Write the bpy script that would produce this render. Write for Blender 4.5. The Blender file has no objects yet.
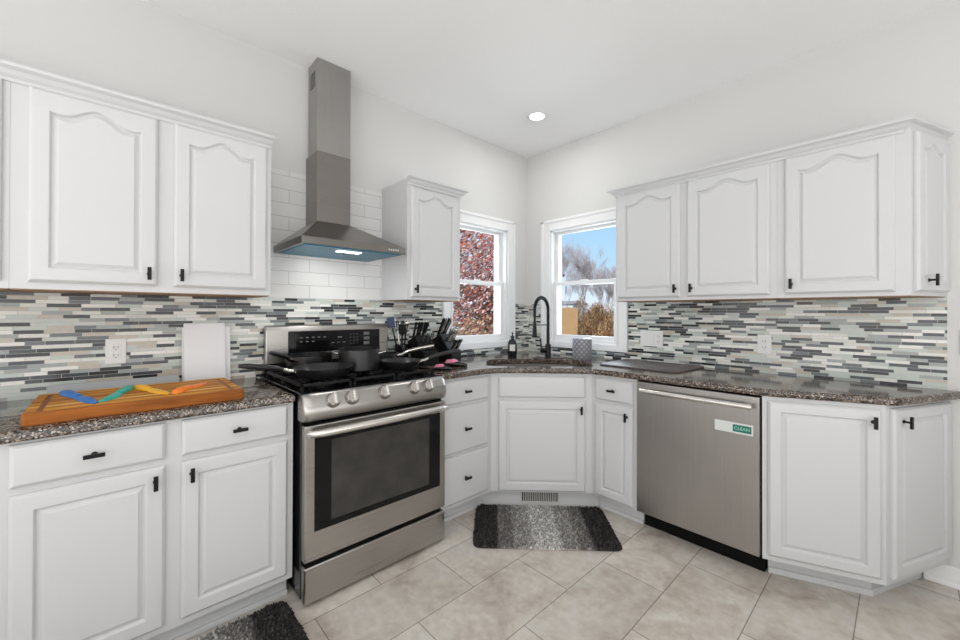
import bpy, bmesh, math, random
from mathutils import Vector, Matrix
random.seed(7)
PI = math.pi
SC = bpy.context.scene
COL = SC.collection

# ------------------------------------------------------------------ camera, world, lights, exposure
cam_d = bpy.data.cameras.new('camera'); cam = bpy.data.objects.new('camera', cam_d); COL.objects.link(cam)
CP = Vector((2.4405, -2.8712, 1.2719)); YAW = 2.3934; PIT = 0.0049; ROLL = 0.0027; FPX = 393.886
Fv = Vector((math.cos(YAW)*math.cos(PIT), math.sin(YAW)*math.cos(PIT), math.sin(PIT)))
Rv = Vector((math.sin(YAW), -math.cos(YAW), 0)); Uv = Rv.cross(Fv)
R2 = Rv*math.cos(ROLL) + Uv*math.sin(ROLL); U2 = -Rv*math.sin(ROLL) + Uv*math.cos(ROLL)
cam.matrix_world = Matrix(((R2.x, U2.x, -Fv.x, CP.x), (R2.y, U2.y, -Fv.y, CP.y), (R2.z, U2.z, -Fv.z, CP.z), (0, 0, 0, 1)))
cam_d.sensor_width = 36; cam_d.lens = FPX*36/960; cam_d.shift_y = -9.64/960; cam_d.clip_start = 0.05; cam_d.clip_end = 300
SC.camera = cam
SC.view_settings.view_transform = 'Standard'; SC.view_settings.look = 'None'
SC.view_settings.gamma = 1; SC.view_settings.use_curve_mapping = False
SC.view_settings.exposure = 0.22

W = bpy.data.worlds.new('sky'); SC.world = W; W.use_nodes = True
nt = W.node_tree; nt.nodes.clear()
tc = nt.nodes.new('ShaderNodeTexCoord'); sx = nt.nodes.new('ShaderNodeSeparateXYZ'); rp = nt.nodes.new('ShaderNodeValToRGB')
bg = nt.nodes.new('ShaderNodeBackground'); wo = nt.nodes.new('ShaderNodeOutputWorld')
nt.links.new(tc.outputs['Generated'], sx.inputs[0]); nt.links.new(sx.outputs['Z'], rp.inputs[0])
rp.color_ramp.elements[0].position = 0.0; rp.color_ramp.elements[0].color = (.80, .86, .95, 1)
rp.color_ramp.elements[1].position = 0.35; rp.color_ramp.elements[1].color = (.26, .50, .86, 1)
e = rp.color_ramp.elements.new(.12); e.color = (.48, .70, .93, 1)
nt.links.new(rp.outputs[0], bg.inputs[0]); bg.inputs[1].default_value = 1.0; nt.links.new(bg.outputs[0], wo.inputs[0])

def light(name, kind, loc, energy, color=(1, 1, 1), look=None, **kw):
    d = bpy.data.lights.new(name, kind); d.energy = energy; d.color = color
    for k, v in kw.items(): setattr(d, k, v)
    o = bpy.data.objects.new(name, d); COL.objects.link(o); o.location = loc
    if look is not None: o.rotation_euler = Vector(look).to_track_quat('-Z', 'Y').to_euler()
    return o
light('sun', 'SUN', (0, 0, 10), 2.6, (1, .95, .88), (-.35, .72, -.6), angle=.01)
light('added_side_fill', 'AREA', (4.2, -3.0, 1.25), 43, (1, .99, .98), (-1, .0, 1.25), shape='RECTANGLE', size=4.2, size_y=2.3)  # added area fill tilted up at the ceiling; no opening stands here
light('added_rear_fill', 'AREA', (2.4, -4.9, 1.25), 56, (1, .99, .98), (-.0, 1, 1.25), shape='RECTANGLE', size=4.2, size_y=2.3)  # unseen bounce fill behind the camera, added to brighten the kitchen
light('added_overhead_fill', 'AREA', (2.9, -3.4, 2.70), 8, (1, .98, .96), (0, 0, -1), shape='RECTANGLE', size=2.6, size_y=2.6)  # soft overhead fill added out of view, with no fixture modelled
light('corner_window_daylight_left', 'AREA', (-.55, -.60, 1.5), 13, (.90, .95, 1), (1, 0, -.1), shape='RECTANGLE', size=.6, size_y=.9)
light('corner_window_daylight_right', 'AREA', (.60, .55, 1.5), 13, (.90, .95, 1), (0, -1, -.1), shape='RECTANGLE', size=.6, size_y=.9)

light('downlight', 'AREA', (.58, -.57, 2.722), 2.6, (1, .98, .95), (0, 0, -1), shape='DISK', size=.11)

# ------------------------------------------------------------------ materials
def nmat(name):
    m = bpy.data.materials.new(name); m.use_nodes = True
    return m, m.node_tree, m.node_tree.nodes['Principled BSDF']
def pm(name, col, rough=.5, metal=0, noise=0, nscale=30, bump=0, bscale=200, coat=0, spec=None, emis=None, es=0):
    m, t, b = nmat(name)
    b.inputs['Base Color'].default_value = (*col, 1); b.inputs['Roughness'].default_value = rough; b.inputs['Metallic'].default_value = metal
    b.inputs['Coat Weight'].default_value = coat
    if spec is not None: b.inputs['Specular IOR Level'].default_value = spec
    if emis: b.inputs['Emission Color'].default_value = (*emis, 1); b.inputs['Emission Strength'].default_value = es
    g = t.nodes.new('ShaderNodeTexCoord')
    if noise:
        n = t.nodes.new('ShaderNodeTexNoise'); n.inputs['Scale'].default_value = nscale; n.inputs['Detail'].default_value = 4
        r = t.nodes.new('ShaderNodeMapRange'); r.inputs[3].default_value = 1-noise; r.inputs[4].default_value = 1+noise
        mx = t.nodes.new('ShaderNodeVectorMath'); mx.operation = 'SCALE'; mx.inputs[0].default_value = col
        t.links.new(g.outputs['Object'], n.inputs['Vector']); t.links.new(n.outputs[0], r.inputs[0])
        t.links.new(r.outputs[0], mx.inputs['Scale']); t.links.new(mx.outputs[0], b.inputs['Base Color'])
    if bump:
        n = t.nodes.new('ShaderNodeTexNoise'); n.inputs['Scale'].default_value = bscale; n.inputs['Detail'].default_value = 3
        bp = t.nodes.new('ShaderNodeBump'); bp.inputs['Strength'].default_value = bump; bp.inputs['Distance'].default_value = .002
        t.links.new(g.outputs['Object'], n.inputs['Vector']); t.links.new(n.outputs[0], bp.inputs['Height']); t.links.new(bp.outputs[0], b.inputs['Normal'])
    return m
M = {}
M['wall'] = pm('wall_paint', (.68, .68, .675), .85, bump=.15, bscale=300)
M['ceil'] = pm('ceiling_paint', (.90, .90, .90), .9, bump=.6, bscale=38)
M['cab'] = pm('cabinet_paint', (.635, .643, .655), .38, noise=.01, nscale=4, spec=.4)
M['trim'] = pm('trim_paint', (.86, .86, .865), .35)
M['black'] = pm('matte_black_metal', (.005, .005, .0055), .42, spec=.3)
M['blackgloss'] = pm('black_enamel', (.008, .008, .009), .12)
M['blackglass'] = pm('oven_glass', (.005, .005, .0055), .10, spec=.25)
M['ovenwin'] = pm('oven_window', (.040, .038, .036), .16, noise=.6, nscale=11, spec=.5)  # mottled lighter colour paints in reflections on the glass
M['pan'] = pm('nonstick_pan', (.010, .010, .011), .30, noise=.15, nscale=40)
M['panin'] = pm('nonstick_inside', (.014, .014, .015), .25)
M['panhandle'] = pm('pan_handle_black', (.012, .012, .013), .4)
M['steel'] = pm('polished_steel', (.62, .60, .57), .2, 1)
M['plastic'] = pm('white_plastic', (.80, .80, .79), .35)
M['slot'] = pm('dark_slot', (.03, .03, .03), .6)
M['whiteboard'] = pm('white_board', (.80, .80, .82), .3)
M['grayboard'] = pm('grey_board', (.36, .38, .40), .3)
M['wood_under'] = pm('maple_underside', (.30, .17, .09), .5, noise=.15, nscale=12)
M['blue'] = pm('blue_plastic', (.015, .16, .50), .35)
M['teal'] = pm('teal_plastic', (.01, .42, .34), .35)
M['yellow'] = pm('yellow_plastic', (.86, .45, .02), .35)
M['orange'] = pm('orange_plastic', (.88, .22, .015), .35)
M['pink'] = pm('pink_plastic', (.75, .22, .36), .35)
M['navy'] = pm('navy_silicone', (.02, .04, .11), .45)
M['grille'] = pm('white_register', (.62, .62, .60), .45)
M['kick'] = pm('toe_kick_black', (.004, .004, .004), .7, spec=.15)
M['signwhite'] = pm('sign_white', (.70, .73, .72), .3)
M['signgreen'] = pm('sign_green', (.0, .17, .13), .4)
M['signtext'] = pm('sign_text', (.45, .75, .62), .5)
M['marks'] = pm('panel_markings', (.13, .13, .13), .5)
M['label'] = pm('bottle_label', (.72, .72, .70), .6)
M['lamp'] = pm('lamp_lens', (.9, .9, .9), .5, emis=(1, .97, .92), es=9)
M['hoodlamp'] = pm('hood_lamp_lens', (.9, .9, .9), .5, emis=(1, .98, .95), es=3)
M['film'] = pm('blue_filter_film', (.008, .20, .33), .35, .15, spec=.3, noise=.35, nscale=9)
M['mat'] = pm('drying_mat', (.13, .115, .115), .45, noise=.15, nscale=60)
M['chrome'] = pm('basin_steel', (.50, .49, .47), .28, 1)
M['canister'] = None

def brushed(name, col, rough, axis, amt=.07, sc=260):
    m, t, b = nmat(name); b.inputs['Metallic'].default_value = 1
    g = t.nodes.new('ShaderNodeTexCoord'); mp = t.nodes.new('ShaderNodeMapping')
    mp.inputs['Scale'].default_value = {'h': (2, 2, sc), 'v': (sc, sc, 2)}[axis]
    n = t.nodes.new('ShaderNodeTexNoise'); n.inputs['Scale'].default_value = 1; n.inputs['Detail'].default_value = 3
    n2 = t.nodes.new('ShaderNodeTexNoise'); n2.inputs['Scale'].default_value = 5; n2.inputs['Detail'].default_value = 3
    ad = t.nodes.new('ShaderNodeMath'); ad.operation = 'ADD'
    r = t.nodes.new('ShaderNodeMapRange'); r.inputs[1].default_value = .6; r.inputs[2].default_value = 1.4; r.inputs[3].default_value = 1-amt; r.inputs[4].default_value = 1+amt
    mx = t.nodes.new('ShaderNodeVectorMath'); mx.operation = 'SCALE'; mx.inputs[0].default_value = col
    rr = t.nodes.new('ShaderNodeMapRange'); rr.inputs[3].default_value = rough-.07; rr.inputs[4].default_value = rough+.07
    L = t.links.new
    L(g.outputs['Object'], mp.inputs[0]); L(mp.outputs[0], n.inputs['Vector']); L(g.outputs['Object'], n2.inputs['Vector'])
    L(n.outputs[0], ad.inputs[0]); L(n2.outputs[0], ad.inputs[1]); L(ad.outputs[0], r.inputs[0]); L(r.outputs[0], mx.inputs['Scale'])
    L(mx.outputs[0], b.inputs['Base Color']); L(n.outputs[0], rr.inputs[0]); L(rr.outputs[0], b.inputs['Roughness'])
    return m
M['ss'] = brushed('brushed_stainless', (.43, .415, .395), .30, 'h')
M['ssv'] = brushed('brushed_stainless_vertical', (.40, .385, .37), .34, 'v')
M['ssd'] = brushed('brushed_stainless_dark', (.25, .235, .22), .30, 'h')
M['ssl'] = brushed('satin_bar_steel', (.72, .70, .67), .28, 'h', .04)

def math_node(t, op, a, b=None, c=None):
    n = t.nodes.new('ShaderNodeMath'); n.operation = op
    for i, v in enumerate((a, b, c)):
        if v is None: continue
        if isinstance(v, (int, float)): n.inputs[i].default_value = v
        else: t.links.new(v, n.inputs[i])
    return n.outputs[0]
def ramp(t, fac, els, interp='LINEAR'):
    r = t.nodes.new('ShaderNodeValToRGB'); cr = r.color_ramp; cr.interpolation = interp
    cr.elements[0].position = els[0][0]; cr.elements[0].color = (*els[0][1], 1)
    cr.elements[1].position = els[-1][0]; cr.elements[1].color = (*els[-1][1], 1)
    for p, c in els[1:-1]:
        e = cr.elements.new(p); e.color = (*c, 1)
    t.links.new(fac, r.inputs[0]); return r.outputs[0]
def mixc(t, fac, a, b, blend='MIX'):
    n = t.nodes.new('ShaderNodeMix'); n.data_type = 'RGBA'; n.blend_type = blend
    for s, v in ((n.inputs[0], fac), (n.inputs[6], a), (n.inputs[7], b)):
        if isinstance(v, (int, float)): s.default_value = v
        elif isinstance(v, tuple): s.default_value = (*v, 1)
        else: t.links.new(v, s)
    return n.outputs[2]

def mosaic():
    m, t, b = nmat('linear_glass_mosaic'); L = t.links.new
    g = t.nodes.new('ShaderNodeNewGeometry'); s = t.nodes.new('ShaderNodeSeparateXYZ'); L(g.outputs['Position'], s.inputs[0])
    H = .0157
    zz = math_node(t, 'DIVIDE', s.outputs['Z'], H); row = math_node(t, 'FLOOR', zz); fr = math_node(t, 'FRACT', zz)
    wn = t.nodes.new('ShaderNodeTexWhiteNoise'); wn.noise_dimensions = '1D'; L(row, wn.inputs['W'])
    off = math_node(t, 'MULTIPLY', wn.outputs['Value'], 40.0)
    along = math_node(t, 'ADD', s.outputs['X'], s.outputs['Y'])
    sc = math_node(t, 'DIVIDE', along, .088)
    w = math_node(t, 'ADD', math_node(t, 'ADD', sc, off), math_node(t, 'MULTIPLY', row, 53.0))
    v = t.nodes.new('ShaderNodeTexVoronoi'); v.voronoi_dimensions = '1D'; v.inputs['Scale'].default_value = 1; L(w, v.inputs['W'])
    v2 = t.nodes.new('ShaderNodeTexVoronoi'); v2.voronoi_dimensions = '1D'; v2.feature = 'DISTANCE_TO_EDGE'; v2.inputs['Scale'].default_value = 1; L(w, v2.inputs['W'])
    sep = t.nodes.new('ShaderNodeSeparateColor'); L(v.outputs['Color'], sep.inputs[0])
    c = ramp(t, sep.outputs[0], [(0, (.026, .029, .033)), (.13, (.065, .075, .085)), (.25, (.15, .17, .185)), (.33, (.36, .39, .385)), (.44, (.56, .61, .57)), (.58, (.74, .75, .70)), (.72, (.60, .63, .60)), (.80, (.55, .50, .43)), (.88, (.84, .84, .80))], 'CONSTANT')
    n = t.nodes.new('ShaderNodeTexNoise'); n.inputs['Scale'].default_value = 60; L(g.outputs['Position'], n.inputs['Vector'])
    c = mixc(t, .25, c, n.outputs['Color'], 'SOFT_LIGHT')
    ge = math_node(t, 'LESS_THAN', v2.outputs['Distance'], .010); gr = math_node(t, 'LESS_THAN', fr, .09)
    gm = math_node(t, 'MAXIMUM', ge, gr)
    c = mixc(t, gm, c, (.50, .50, .48)); L(c, b.inputs['Base Color'])
    L(math_node(t, 'MULTIPLY_ADD', gm, .6, .16), b.inputs['Roughness'])
    bp = t.nodes.new('ShaderNodeBump'); bp.inputs['Strength'].default_value = .5; bp.inputs['Distance'].default_value = .001
    L(math_node(t, 'SUBTRACT', 1.0, gm), bp.inputs['Height']); L(bp.outputs[0], b.inputs['Normal'])
    return m
M['mosaic'] = mosaic()

def granite():
    m, t, b = nmat('speckled_granite'); L = t.links.new
    g = t.nodes.new('ShaderNodeNewGeometry')
    v = t.nodes.new('ShaderNodeTexVoronoi'); v.inputs['Scale'].default_value = 210; L(g.outputs['Position'], v.inputs['Vector'])
    sep = t.nodes.new('ShaderNodeSeparateColor'); L(v.outputs['Color'], sep.inputs[0])
    c = ramp(t, sep.outputs[0], [(0, (.010, .009, .009)), (.26, (.045, .034, .027)), (.44, (.11, .082, .062)), (.62, (.19, .155, .125)), (.78, (.29, .255, .22)), (.93, (.46, .43, .40))], 'CONSTANT')
    n = t.nodes.new('ShaderNodeTexNoise'); n.inputs['Scale'].default_value = 22; n.inputs['Detail'].default_value = 5; L(g.outputs['Position'], n.inputs['Vector'])
    c2 = ramp(t, n.outputs[0], [(.35, (.62, .58, .55)), (.65, (1.08, 1.02, .98))])
    L(mixc(t, 1.0, c, c2, 'MULTIPLY'), b.inputs['Base Color']); b.inputs['Roughness'].default_value = .11; b.inputs['Specular IOR Level'].default_value = .65
    return m
M['granite'] = granite()

def subway():
    m, t, b = nmat('subway_tile'); L = t.links.new
    g = t.nodes.new('ShaderNodeNewGeometry'); s = t.nodes.new('ShaderNodeSeparateXYZ'); L(g.outputs['Position'], s.inputs[0])
    cb = t.nodes.new('ShaderNodeCombineXYZ'); L(math_node(t, 'ADD', s.outputs['Y'], 10.12), cb.inputs[0]); L(math_node(t, 'ADD', s.outputs['Z'], -1.351), cb.inputs[1])
    br = t.nodes.new('ShaderNodeTexBrick'); br.inputs['Scale'].default_value = 1; br.inputs['Brick Width'].default_value = .235; br.inputs['Row Height'].default_value = .0785
    br.inputs['Mortar Size'].default_value = .0016; br.inputs['Color1'].default_value = (.72, .72, .715, 1); br.inputs['Color2'].default_value = (.76, .76, .755, 1); br.inputs['Mortar'].default_value = (.46, .46, .46, 1)
    L(cb.outputs[0], br.inputs['Vector']); L(br.outputs['Color'], b.inputs['Base Color']); b.inputs['Roughness'].default_value = .38
    bp = t.nodes.new('ShaderNodeBump'); bp.inputs['Strength'].default_value = .4; bp.inputs['Distance'].default_value = .001; bp.invert = True
    L(br.outputs['Fac'], bp.inputs['Height']); L(bp.outputs[0], b.inputs['Normal'])
    return m
M['subway'] = subway()

def floor_tile():
    m, t, b = nmat('porcelain_floor_tile'); L = t.links.new
    g = t.nodes.new('ShaderNodeNewGeometry'); s = t.nodes.new('ShaderNodeSeparateXYZ'); L(g.outputs['Position'], s.inputs[0])
    cb = t.nodes.new('ShaderNodeCombineXYZ'); L(math_node(t, 'ADD', s.outputs['Y'], .12+12.2), cb.inputs[0]); L(math_node(t, 'ADD', s.outputs['X'], -.167+6.1), cb.inputs[1])
    br = t.nodes.new('ShaderNodeTexBrick'); br.inputs['Scale'].default_value = 1; br.inputs['Brick Width'].default_value = .61; br.inputs['Row Height'].default_value = .305
    br.inputs['Mortar Size'].default_value = .0022; br.inputs['Mortar Smooth'].default_value = .1
    br.inputs['Color1'].default_value = (.90, .90, .90, 1); br.inputs['Color2'].default_value = (1.05, 1.05, 1.05, 1); br.inputs['Mortar'].default_value = (.40, .38, .36, 1)
    L(cb.outputs[0], br.inputs['Vector'])
    n = t.nodes.new('ShaderNodeTexNoise'); n.inputs['Scale'].default_value = 4.2; n.inputs['Detail'].default_value = 9; n.inputs['Roughness'].default_value = .62; n.inputs['Distortion'].default_value = .6
    L(g.outputs['Position'], n.inputs['Vector'])
    c = ramp(t, n.outputs[0], [(.28, (.39, .335, .29)), (.42, (.53, .475, .42)), (.56, (.635, .595, .54)), (.72, (.62, .595, .56))])
    n2 = t.nodes.new('ShaderNodeTexNoise'); n2.inputs['Scale'].default_value = 26; n2.inputs['Detail'].default_value = 6; L(g.outputs['Position'], n2.inputs['Vector'])
    c = mixc(t, .6, c, n2.outputs[0], 'SOFT_LIGHT')
    L(mixc(t, 1.0, c, br.outputs['Color'], 'MULTIPLY'), b.inputs['Base Color'])
    b.inputs['Roughness'].default_value = .42
    bp = t.nodes.new('ShaderNodeBump'); bp.inputs['Strength'].default_value = .4; bp.inputs['Distance'].default_value = .001; bp.invert = True
    L(br.outputs['Fac'], bp.inputs['Height']); L(bp.outputs[0], b.inputs['Normal'])
    return m
M['floor'] = floor_tile()

def board_wood():
    m, t, b = nmat('edge_grain_teak'); L = t.links.new
    g = t.nodes.new('ShaderNodeNewGeometry'); s = t.nodes.new('ShaderNodeSeparateXYZ'); L(g.outputs['Position'], s.inputs[0])
    st = math_node(t, 'FLOOR', math_node(t, 'DIVIDE', s.outputs['X'], .031)); wn = t.nodes.new('ShaderNodeTexWhiteNoise'); wn.noise_dimensions = '1D'; L(st, wn.inputs['W'])
    mp = t.nodes.new('ShaderNodeMapping'); mp.inputs['Scale'].default_value = (90, 5, 60); L(g.outputs['Position'], mp.inputs[0])
    n = t.nodes.new('ShaderNodeTexNoise'); n.inputs['Scale'].default_value = 1; n.inputs['Detail'].default_value = 5; L(mp.outputs[0], n.inputs['Vector'])
    c = ramp(t, wn.outputs['Value'], [(0, (.38, .13, .014)), (.35, (.52, .20, .022)), (.65, (.66, .31, .045)), (.88, (.82, .52, .16))], 'CONSTANT')
    c2 = ramp(t, n.outputs[0], [(.3, (.45, .36, .28)), (.6, (1.0, .98, .95))])
    c = mixc(t, math_node(t, 'GREATER_THAN', s.outputs['X'], .588), c, (.36, .115, .014))
    L(mixc(t, .8, c, c2, 'MULTIPLY'), b.inputs['Base Color']); b.inputs['Roughness'].default_value = .6; b.inputs['Specular IOR Level'].default_value = .3
    return m
M['board'] = board_wood()
M['board_groove'] = pm('juice_groove_wood', (.24, .075, .015), .5, noise=.2, nscale=30)

def glass():
    m, t, b = nmat('window_glass'); t.nodes.remove(b); L = t.links.new
    tr = t.nodes.new('ShaderNodeBsdfTransparent'); gl = t.nodes.new('ShaderNodeBsdfGlossy'); gl.inputs['Roughness'].default_value = .02
    lw = t.nodes.new('ShaderNodeLayerWeight'); lw.inputs[0].default_value = .12; mx = t.nodes.new('ShaderNodeMixShader')
    tr.inputs[0].default_value = (.96, .98, .97, 1)
    L(math_node(t, 'MULTIPLY', lw.outputs['Fresnel'], .45), mx.inputs[0]); L(tr.outputs[0], mx.inputs[1]); L(gl.outputs[0], mx.inputs[2]); L(mx.outputs[0], t.nodes['Material Output'].inputs[0])
    return m
M['glass'] = glass()
def island(name, els, rough=.8, trans=0):
    m, t, b = nmat(name); g = t.nodes.new('ShaderNodeNewGeometry')
    c = ramp(t, g.outputs['Random Per Island'], els, 'CONSTANT'); t.links.new(c, b.inputs['Base Color']); b.inputs['Roughness'].default_value = rough
    return m
M['redleaf'] = island('autumn_red_leaves', [(0, (.42, .10, .07)), (.2, (.66, .20, .12)), (.4, (.74, .38, .30)), (.55, (.50, .24, .22)), (.68, (.80, .56, .50)), (.82, (.85, .78, .80))])
M['rustleaf'] = island('rust_ground_cover_leaves', [(0, (.36, .12, .05)), (.2, (.62, .30, .15)), (.45, (.50, .22, .12)), (.65, (.72, .46, .28)), (.85, (.40, .30, .24))])
M['brush'] = island('dry_brush_twigs', [(0, (.20, .09, .045)), (.25, (.42, .21, .09)), (.5, (.56, .32, .13)), (.7, (.32, .17, .09)), (.85, (.70, .48, .25))])
M['twig'] = island('pale_bare_twigs', [(0, (.58, .46, .44)), (.3, (.76, .68, .68)), (.6, (.44, .33, .31)), (.8, (.86, .80, .82))])
M['bark'] = pm('tree_bark', (.24, .19, .16), .9, noise=.3, nscale=8)
M['fence'] = pm('cedar_fence', (.66, .40, .20), .8, noise=.12, nscale=3)
M['grass'] = pm('dry_lawn', (.20, .15, .07), .95, noise=.4, nscale=3)
M['siding'] = pm('house_siding', (.85, .85, .88), .8)
M['roof'] = pm('house_roof', (.42, .33, .30), .9)

def canister_mat():
    m, t, b = nmat('embossed_canister'); L = t.links.new
    g = t.nodes.new('ShaderNodeTexCoord'); mp = t.nodes.new('ShaderNodeMapping'); mp.inputs['Scale'].default_value = (1, 1, 1); L(g.outputs['UV'], mp.inputs[0])
    s = t.nodes.new('ShaderNodeSeparateXYZ'); L(mp.outputs[0], s.inputs[0])
    a = math_node(t, 'ADD', math_node(t, 'MULTIPLY', s.outputs[0], 12.0), math_node(t, 'MULTIPLY', s.outputs[1], 4.0))
    c = math_node(t, 'SUBTRACT', math_node(t, 'MULTIPLY', s.outputs[0], 12.0), math_node(t, 'MULTIPLY', s.outputs[1], 4.0))
    p = math_node(t, 'MULTIPLY', math_node(t, 'ABSOLUTE', math_node(t, 'SINE', math_node(t, 'MULTIPLY', a, PI))), math_node(t, 'ABSOLUTE', math_node(t, 'SINE', math_node(t, 'MULTIPLY', c, PI))))
    L(ramp(t, p, [(.1, (.20, .20, .225)), (.55, (.31, .31, .345)), (.9, (.44, .44, .49))]), b.inputs['Base Color']); b.inputs['Roughness'].default_value = .35
    return m
M['canister'] = canister_mat()
def rug_mat():
    m, t, b = nmat('striped_shag'); L = t.links.new
    g = t.nodes.new('ShaderNodeTexCoord'); s = t.nodes.new('ShaderNodeSeparateXYZ'); L(g.outputs['Object'], s.inputs[0])
    f = math_node(t, 'ADD', math_node(t, 'DIVIDE', s.outputs['X'], .80), .5)
    c = ramp(t, f, [(0, (.046, .042, .042)), (.155, (.052, .048, .048)), (.175, (.20, .19, .185)), (.26, (.22, .21, .20)), (.29, (.33, .32, .305)), (.38, (.38, .37, .355)), (.42, (.56, .55, .53)), (.58, (.56, .55, .53)), (.61, (.37, .36, .345)), (.70, (.33, .32, .305)), (.73, (.22, .21, .20)), (.80, (.19, .18, .175)), (.83, (.052, .048, .048)), (1, (.046, .042, .042))])
    gi = t.nodes.new('ShaderNodeNewGeometry'); v = ramp(t, gi.outputs['Random Per Island'], [(0, (.5, .5, .5)), (.75, (1.15, 1.15, 1.15)), (1, (1.9, 1.9, 1.9))])
    L(mixc(t, 1.0, c, v, 'MULTIPLY'), b.inputs['Base Color']); b.inputs['Roughness'].default_value = .95; b.inputs['Specular IOR Level'].default_value = .1
    return m
M['rug'] = rug_mat()

# ------------------------------------------------------------------ geometry helpers
class G:
    def __init__(s): s.bm = bmesh.new()
    def v(s, p, m=None):
        p = Vector(p); return s.bm.verts.new(m @ p if m else p)
    def face(s, vs):
        try: return s.bm.faces.new(vs)
        except ValueError: return None
    def box(s, x0, x1, y0, y1, z0, z1, m=None):
        q = [s.v(p, m) for p in ((x0, y0, z0), (x1, y0, z0), (x1, y1, z0), (x0, y1, z0), (x0, y0, z1), (x1, y0, z1), (x1, y1, z1), (x0, y1, z1))]
        for f in ((3, 2, 1, 0), (4, 5, 6, 7), (0, 1, 5, 4), (1, 2, 6, 5), (2, 3, 7, 6), (3, 0, 4, 7)): s.face([q[i] for i in f])
        return s
    def loops(s, L, m=None, cap0=True, cap1=True):
        rings = [[s.v(p, m) for p in l] for l in L]; n = len(rings[0])
        for a, b in zip(rings, rings[1:]):
            for i in range(n): s.face([a[i], a[(i+1) % n], b[(i+1) % n], b[i]])
        if cap0: s.face(rings[0][::-1])
        if cap1: s.face(rings[-1])
        return s
    def prism(s, poly, z0, z1, m=None): return s.loops([[(x, y, z0) for x, y in poly], [(x, y, z1) for x, y in poly]], m)
    def lathe(s, prof, c=(0, 0, 0), n=32, m=None, closed=True):
        L = [[(c[0]+r*math.cos(2*PI*i/n), c[1]+r*math.sin(2*PI*i/n), c[2]+z) for i in range(n)] for r, z in prof]
        return s.loops(L, m)
    def tube(s, pts, r, n=10, m=None, flat=1.0):
        pts = [Vector(p) for p in pts]; rs = r if isinstance(r, (list, tuple)) else [r]*len(pts)
        up = None; L = []
        for i, p in enumerate(pts):
            d = (pts[min(i+1, len(pts)-1)] - pts[max(i-1, 0)]).normalized()
            if up is None:
                up = Vector((0, 0, 1)) if abs(d.z) < .9 else Vector((1, 0, 0))
            a = d.cross(up).normalized(); b = a.cross(d).normalized(); up = b
            L.append([p + a*rs[i]*math.cos(2*PI*k/n)*flat + b*rs[i]*math.sin(2*PI*k/n) for k in range(n)])
        L = [l[::-1] for l in L]
        return s.loops(L, m)
    def cyl(s, p0, p1, r, n=16, r1=None, m=None): return s.tube([p0, p1], [r, r if r1 is None else r1], n, m)
    def ring_prism(s, outer, hole, z0, z1, edge=0, m=None):
        """slab with a hole; edge = bullnose radius on the outer side"""
        tri = bmesh.new()
        o1 = offset(outer, -edge*.8) if edge else outer
        vo = [tri.verts.new((x, y, 0)) for x, y in o1]; vh = [tri.verts.new((x, y, 0)) for x, y in hole]
        es = [tri.edges.new((a[i], a[(i+1) % len(a)])) for a in (vo, vh) for i in range(len(a))]
        bmesh.ops.triangle_fill(tri, edges=es, use_beauty=True)
        tri.verts.index_update()
        top = {v.index: s.v((v.co.x, v.co.y, z1), m) for v in tri.verts}; bot = {v.index: s.v((v.co.x, v.co.y, z0), m) for v in tri.verts}
        for f in tri.faces:
            ids = [v.index for v in f.verts]
            if f.normal.z < 0: ids = ids[::-1]
            s.face([top[i] for i in ids]); s.face([bot[i] for i in ids[::-1]])
        no, nh = len(outer), len(hole)
        t_o = [top[i] for i in range(no)]; b_o = [bot[i] for i in range(no)]
        rings = [b_o]
        if edge:
            for d, z in ((-edge*.25, z0+edge*.2), (0, z0+edge*.7), (0, z1-edge*.9), (-edge*.3, z1-edge*.3)):
                rings.append([s.v((x, y, z), m) for x, y in offset(outer, d)])
        rings.append(t_o)
        for a, b in zip(rings, rings[1:]):
            for i in range(no): s.face([a[i], a[(i+1) % no], b[(i+1) % no], b[i]])
        for i in range(nh):
            j = (i+1) % nh; s.face([top[no+i], top[no+j], bot[no+j], bot[no+i]])
        tri.free(); return s
    def out(s, name, mat, parent=None, smooth=None, bevel=0, seg=2, uv=False):
        bmesh.ops.recalc_face_normals(s.bm, faces=s.bm.faces)
        me = bpy.data.meshes.new(name)
        if parent is not None:
            r = parent
            while r.parent: r = r.parent
            bmesh.ops.translate(s.bm, verts=s.bm.verts, vec=-r.location)
        s.bm.to_mesh(me); s.bm.free(); me.materials.append(M[mat] if isinstance(mat, str) else mat)
        o = bpy.data.objects.new(name, me); COL.objects.link(o); o.parent = parent
        if smooth:
            for p in me.polygons: p.use_smooth = True
            me.set_sharp_from_angle(angle=math.radians(smooth))
        if bevel:
            b = o.modifiers.new('bevel', 'BEVEL'); b.width = bevel; b.segments = seg; b.limit_method = 'ANGLE'; b.angle_limit = math.radians(40)
        return o
def offset(poly, d):
    """offset closed CCW polygon outward by d"""
    n = len(poly); out = []
    for i in range(n):
        a, b, c = Vector(poly[i-1]), Vector(poly[i]), Vector(poly[(i+1) % n])
        d1 = (b-a).normalized(); d2 = (c-b).normalized(); n1 = Vector((d1.y, -d1.x)); n2 = Vector((d2.y, -d2.x))
        k = n1+n2; k = k/max(k.dot(n1), .2) if k.length > 1e-6 else n1
        p = b+k*d; out.append((p.x, p.y))
    return out
def offset_open(path, d):
    n = len(path); out = []
    for i in range(n):
        b = Vector(path[i]); d1 = (b-Vector(path[i-1])).normalized() if i else None; d2 = (Vector(path[i+1])-b).normalized() if i < n-1 else None
        d1 = d1 or d2; d2 = d2 or d1; n1 = Vector((d1.y, -d1.x)); n2 = Vector((d2.y, -d2.x)); k = n1+n2; k = k/max(k.dot(n1), .2); p = b+k*d
        out.append((p.x, p.y))
    return out
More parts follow.
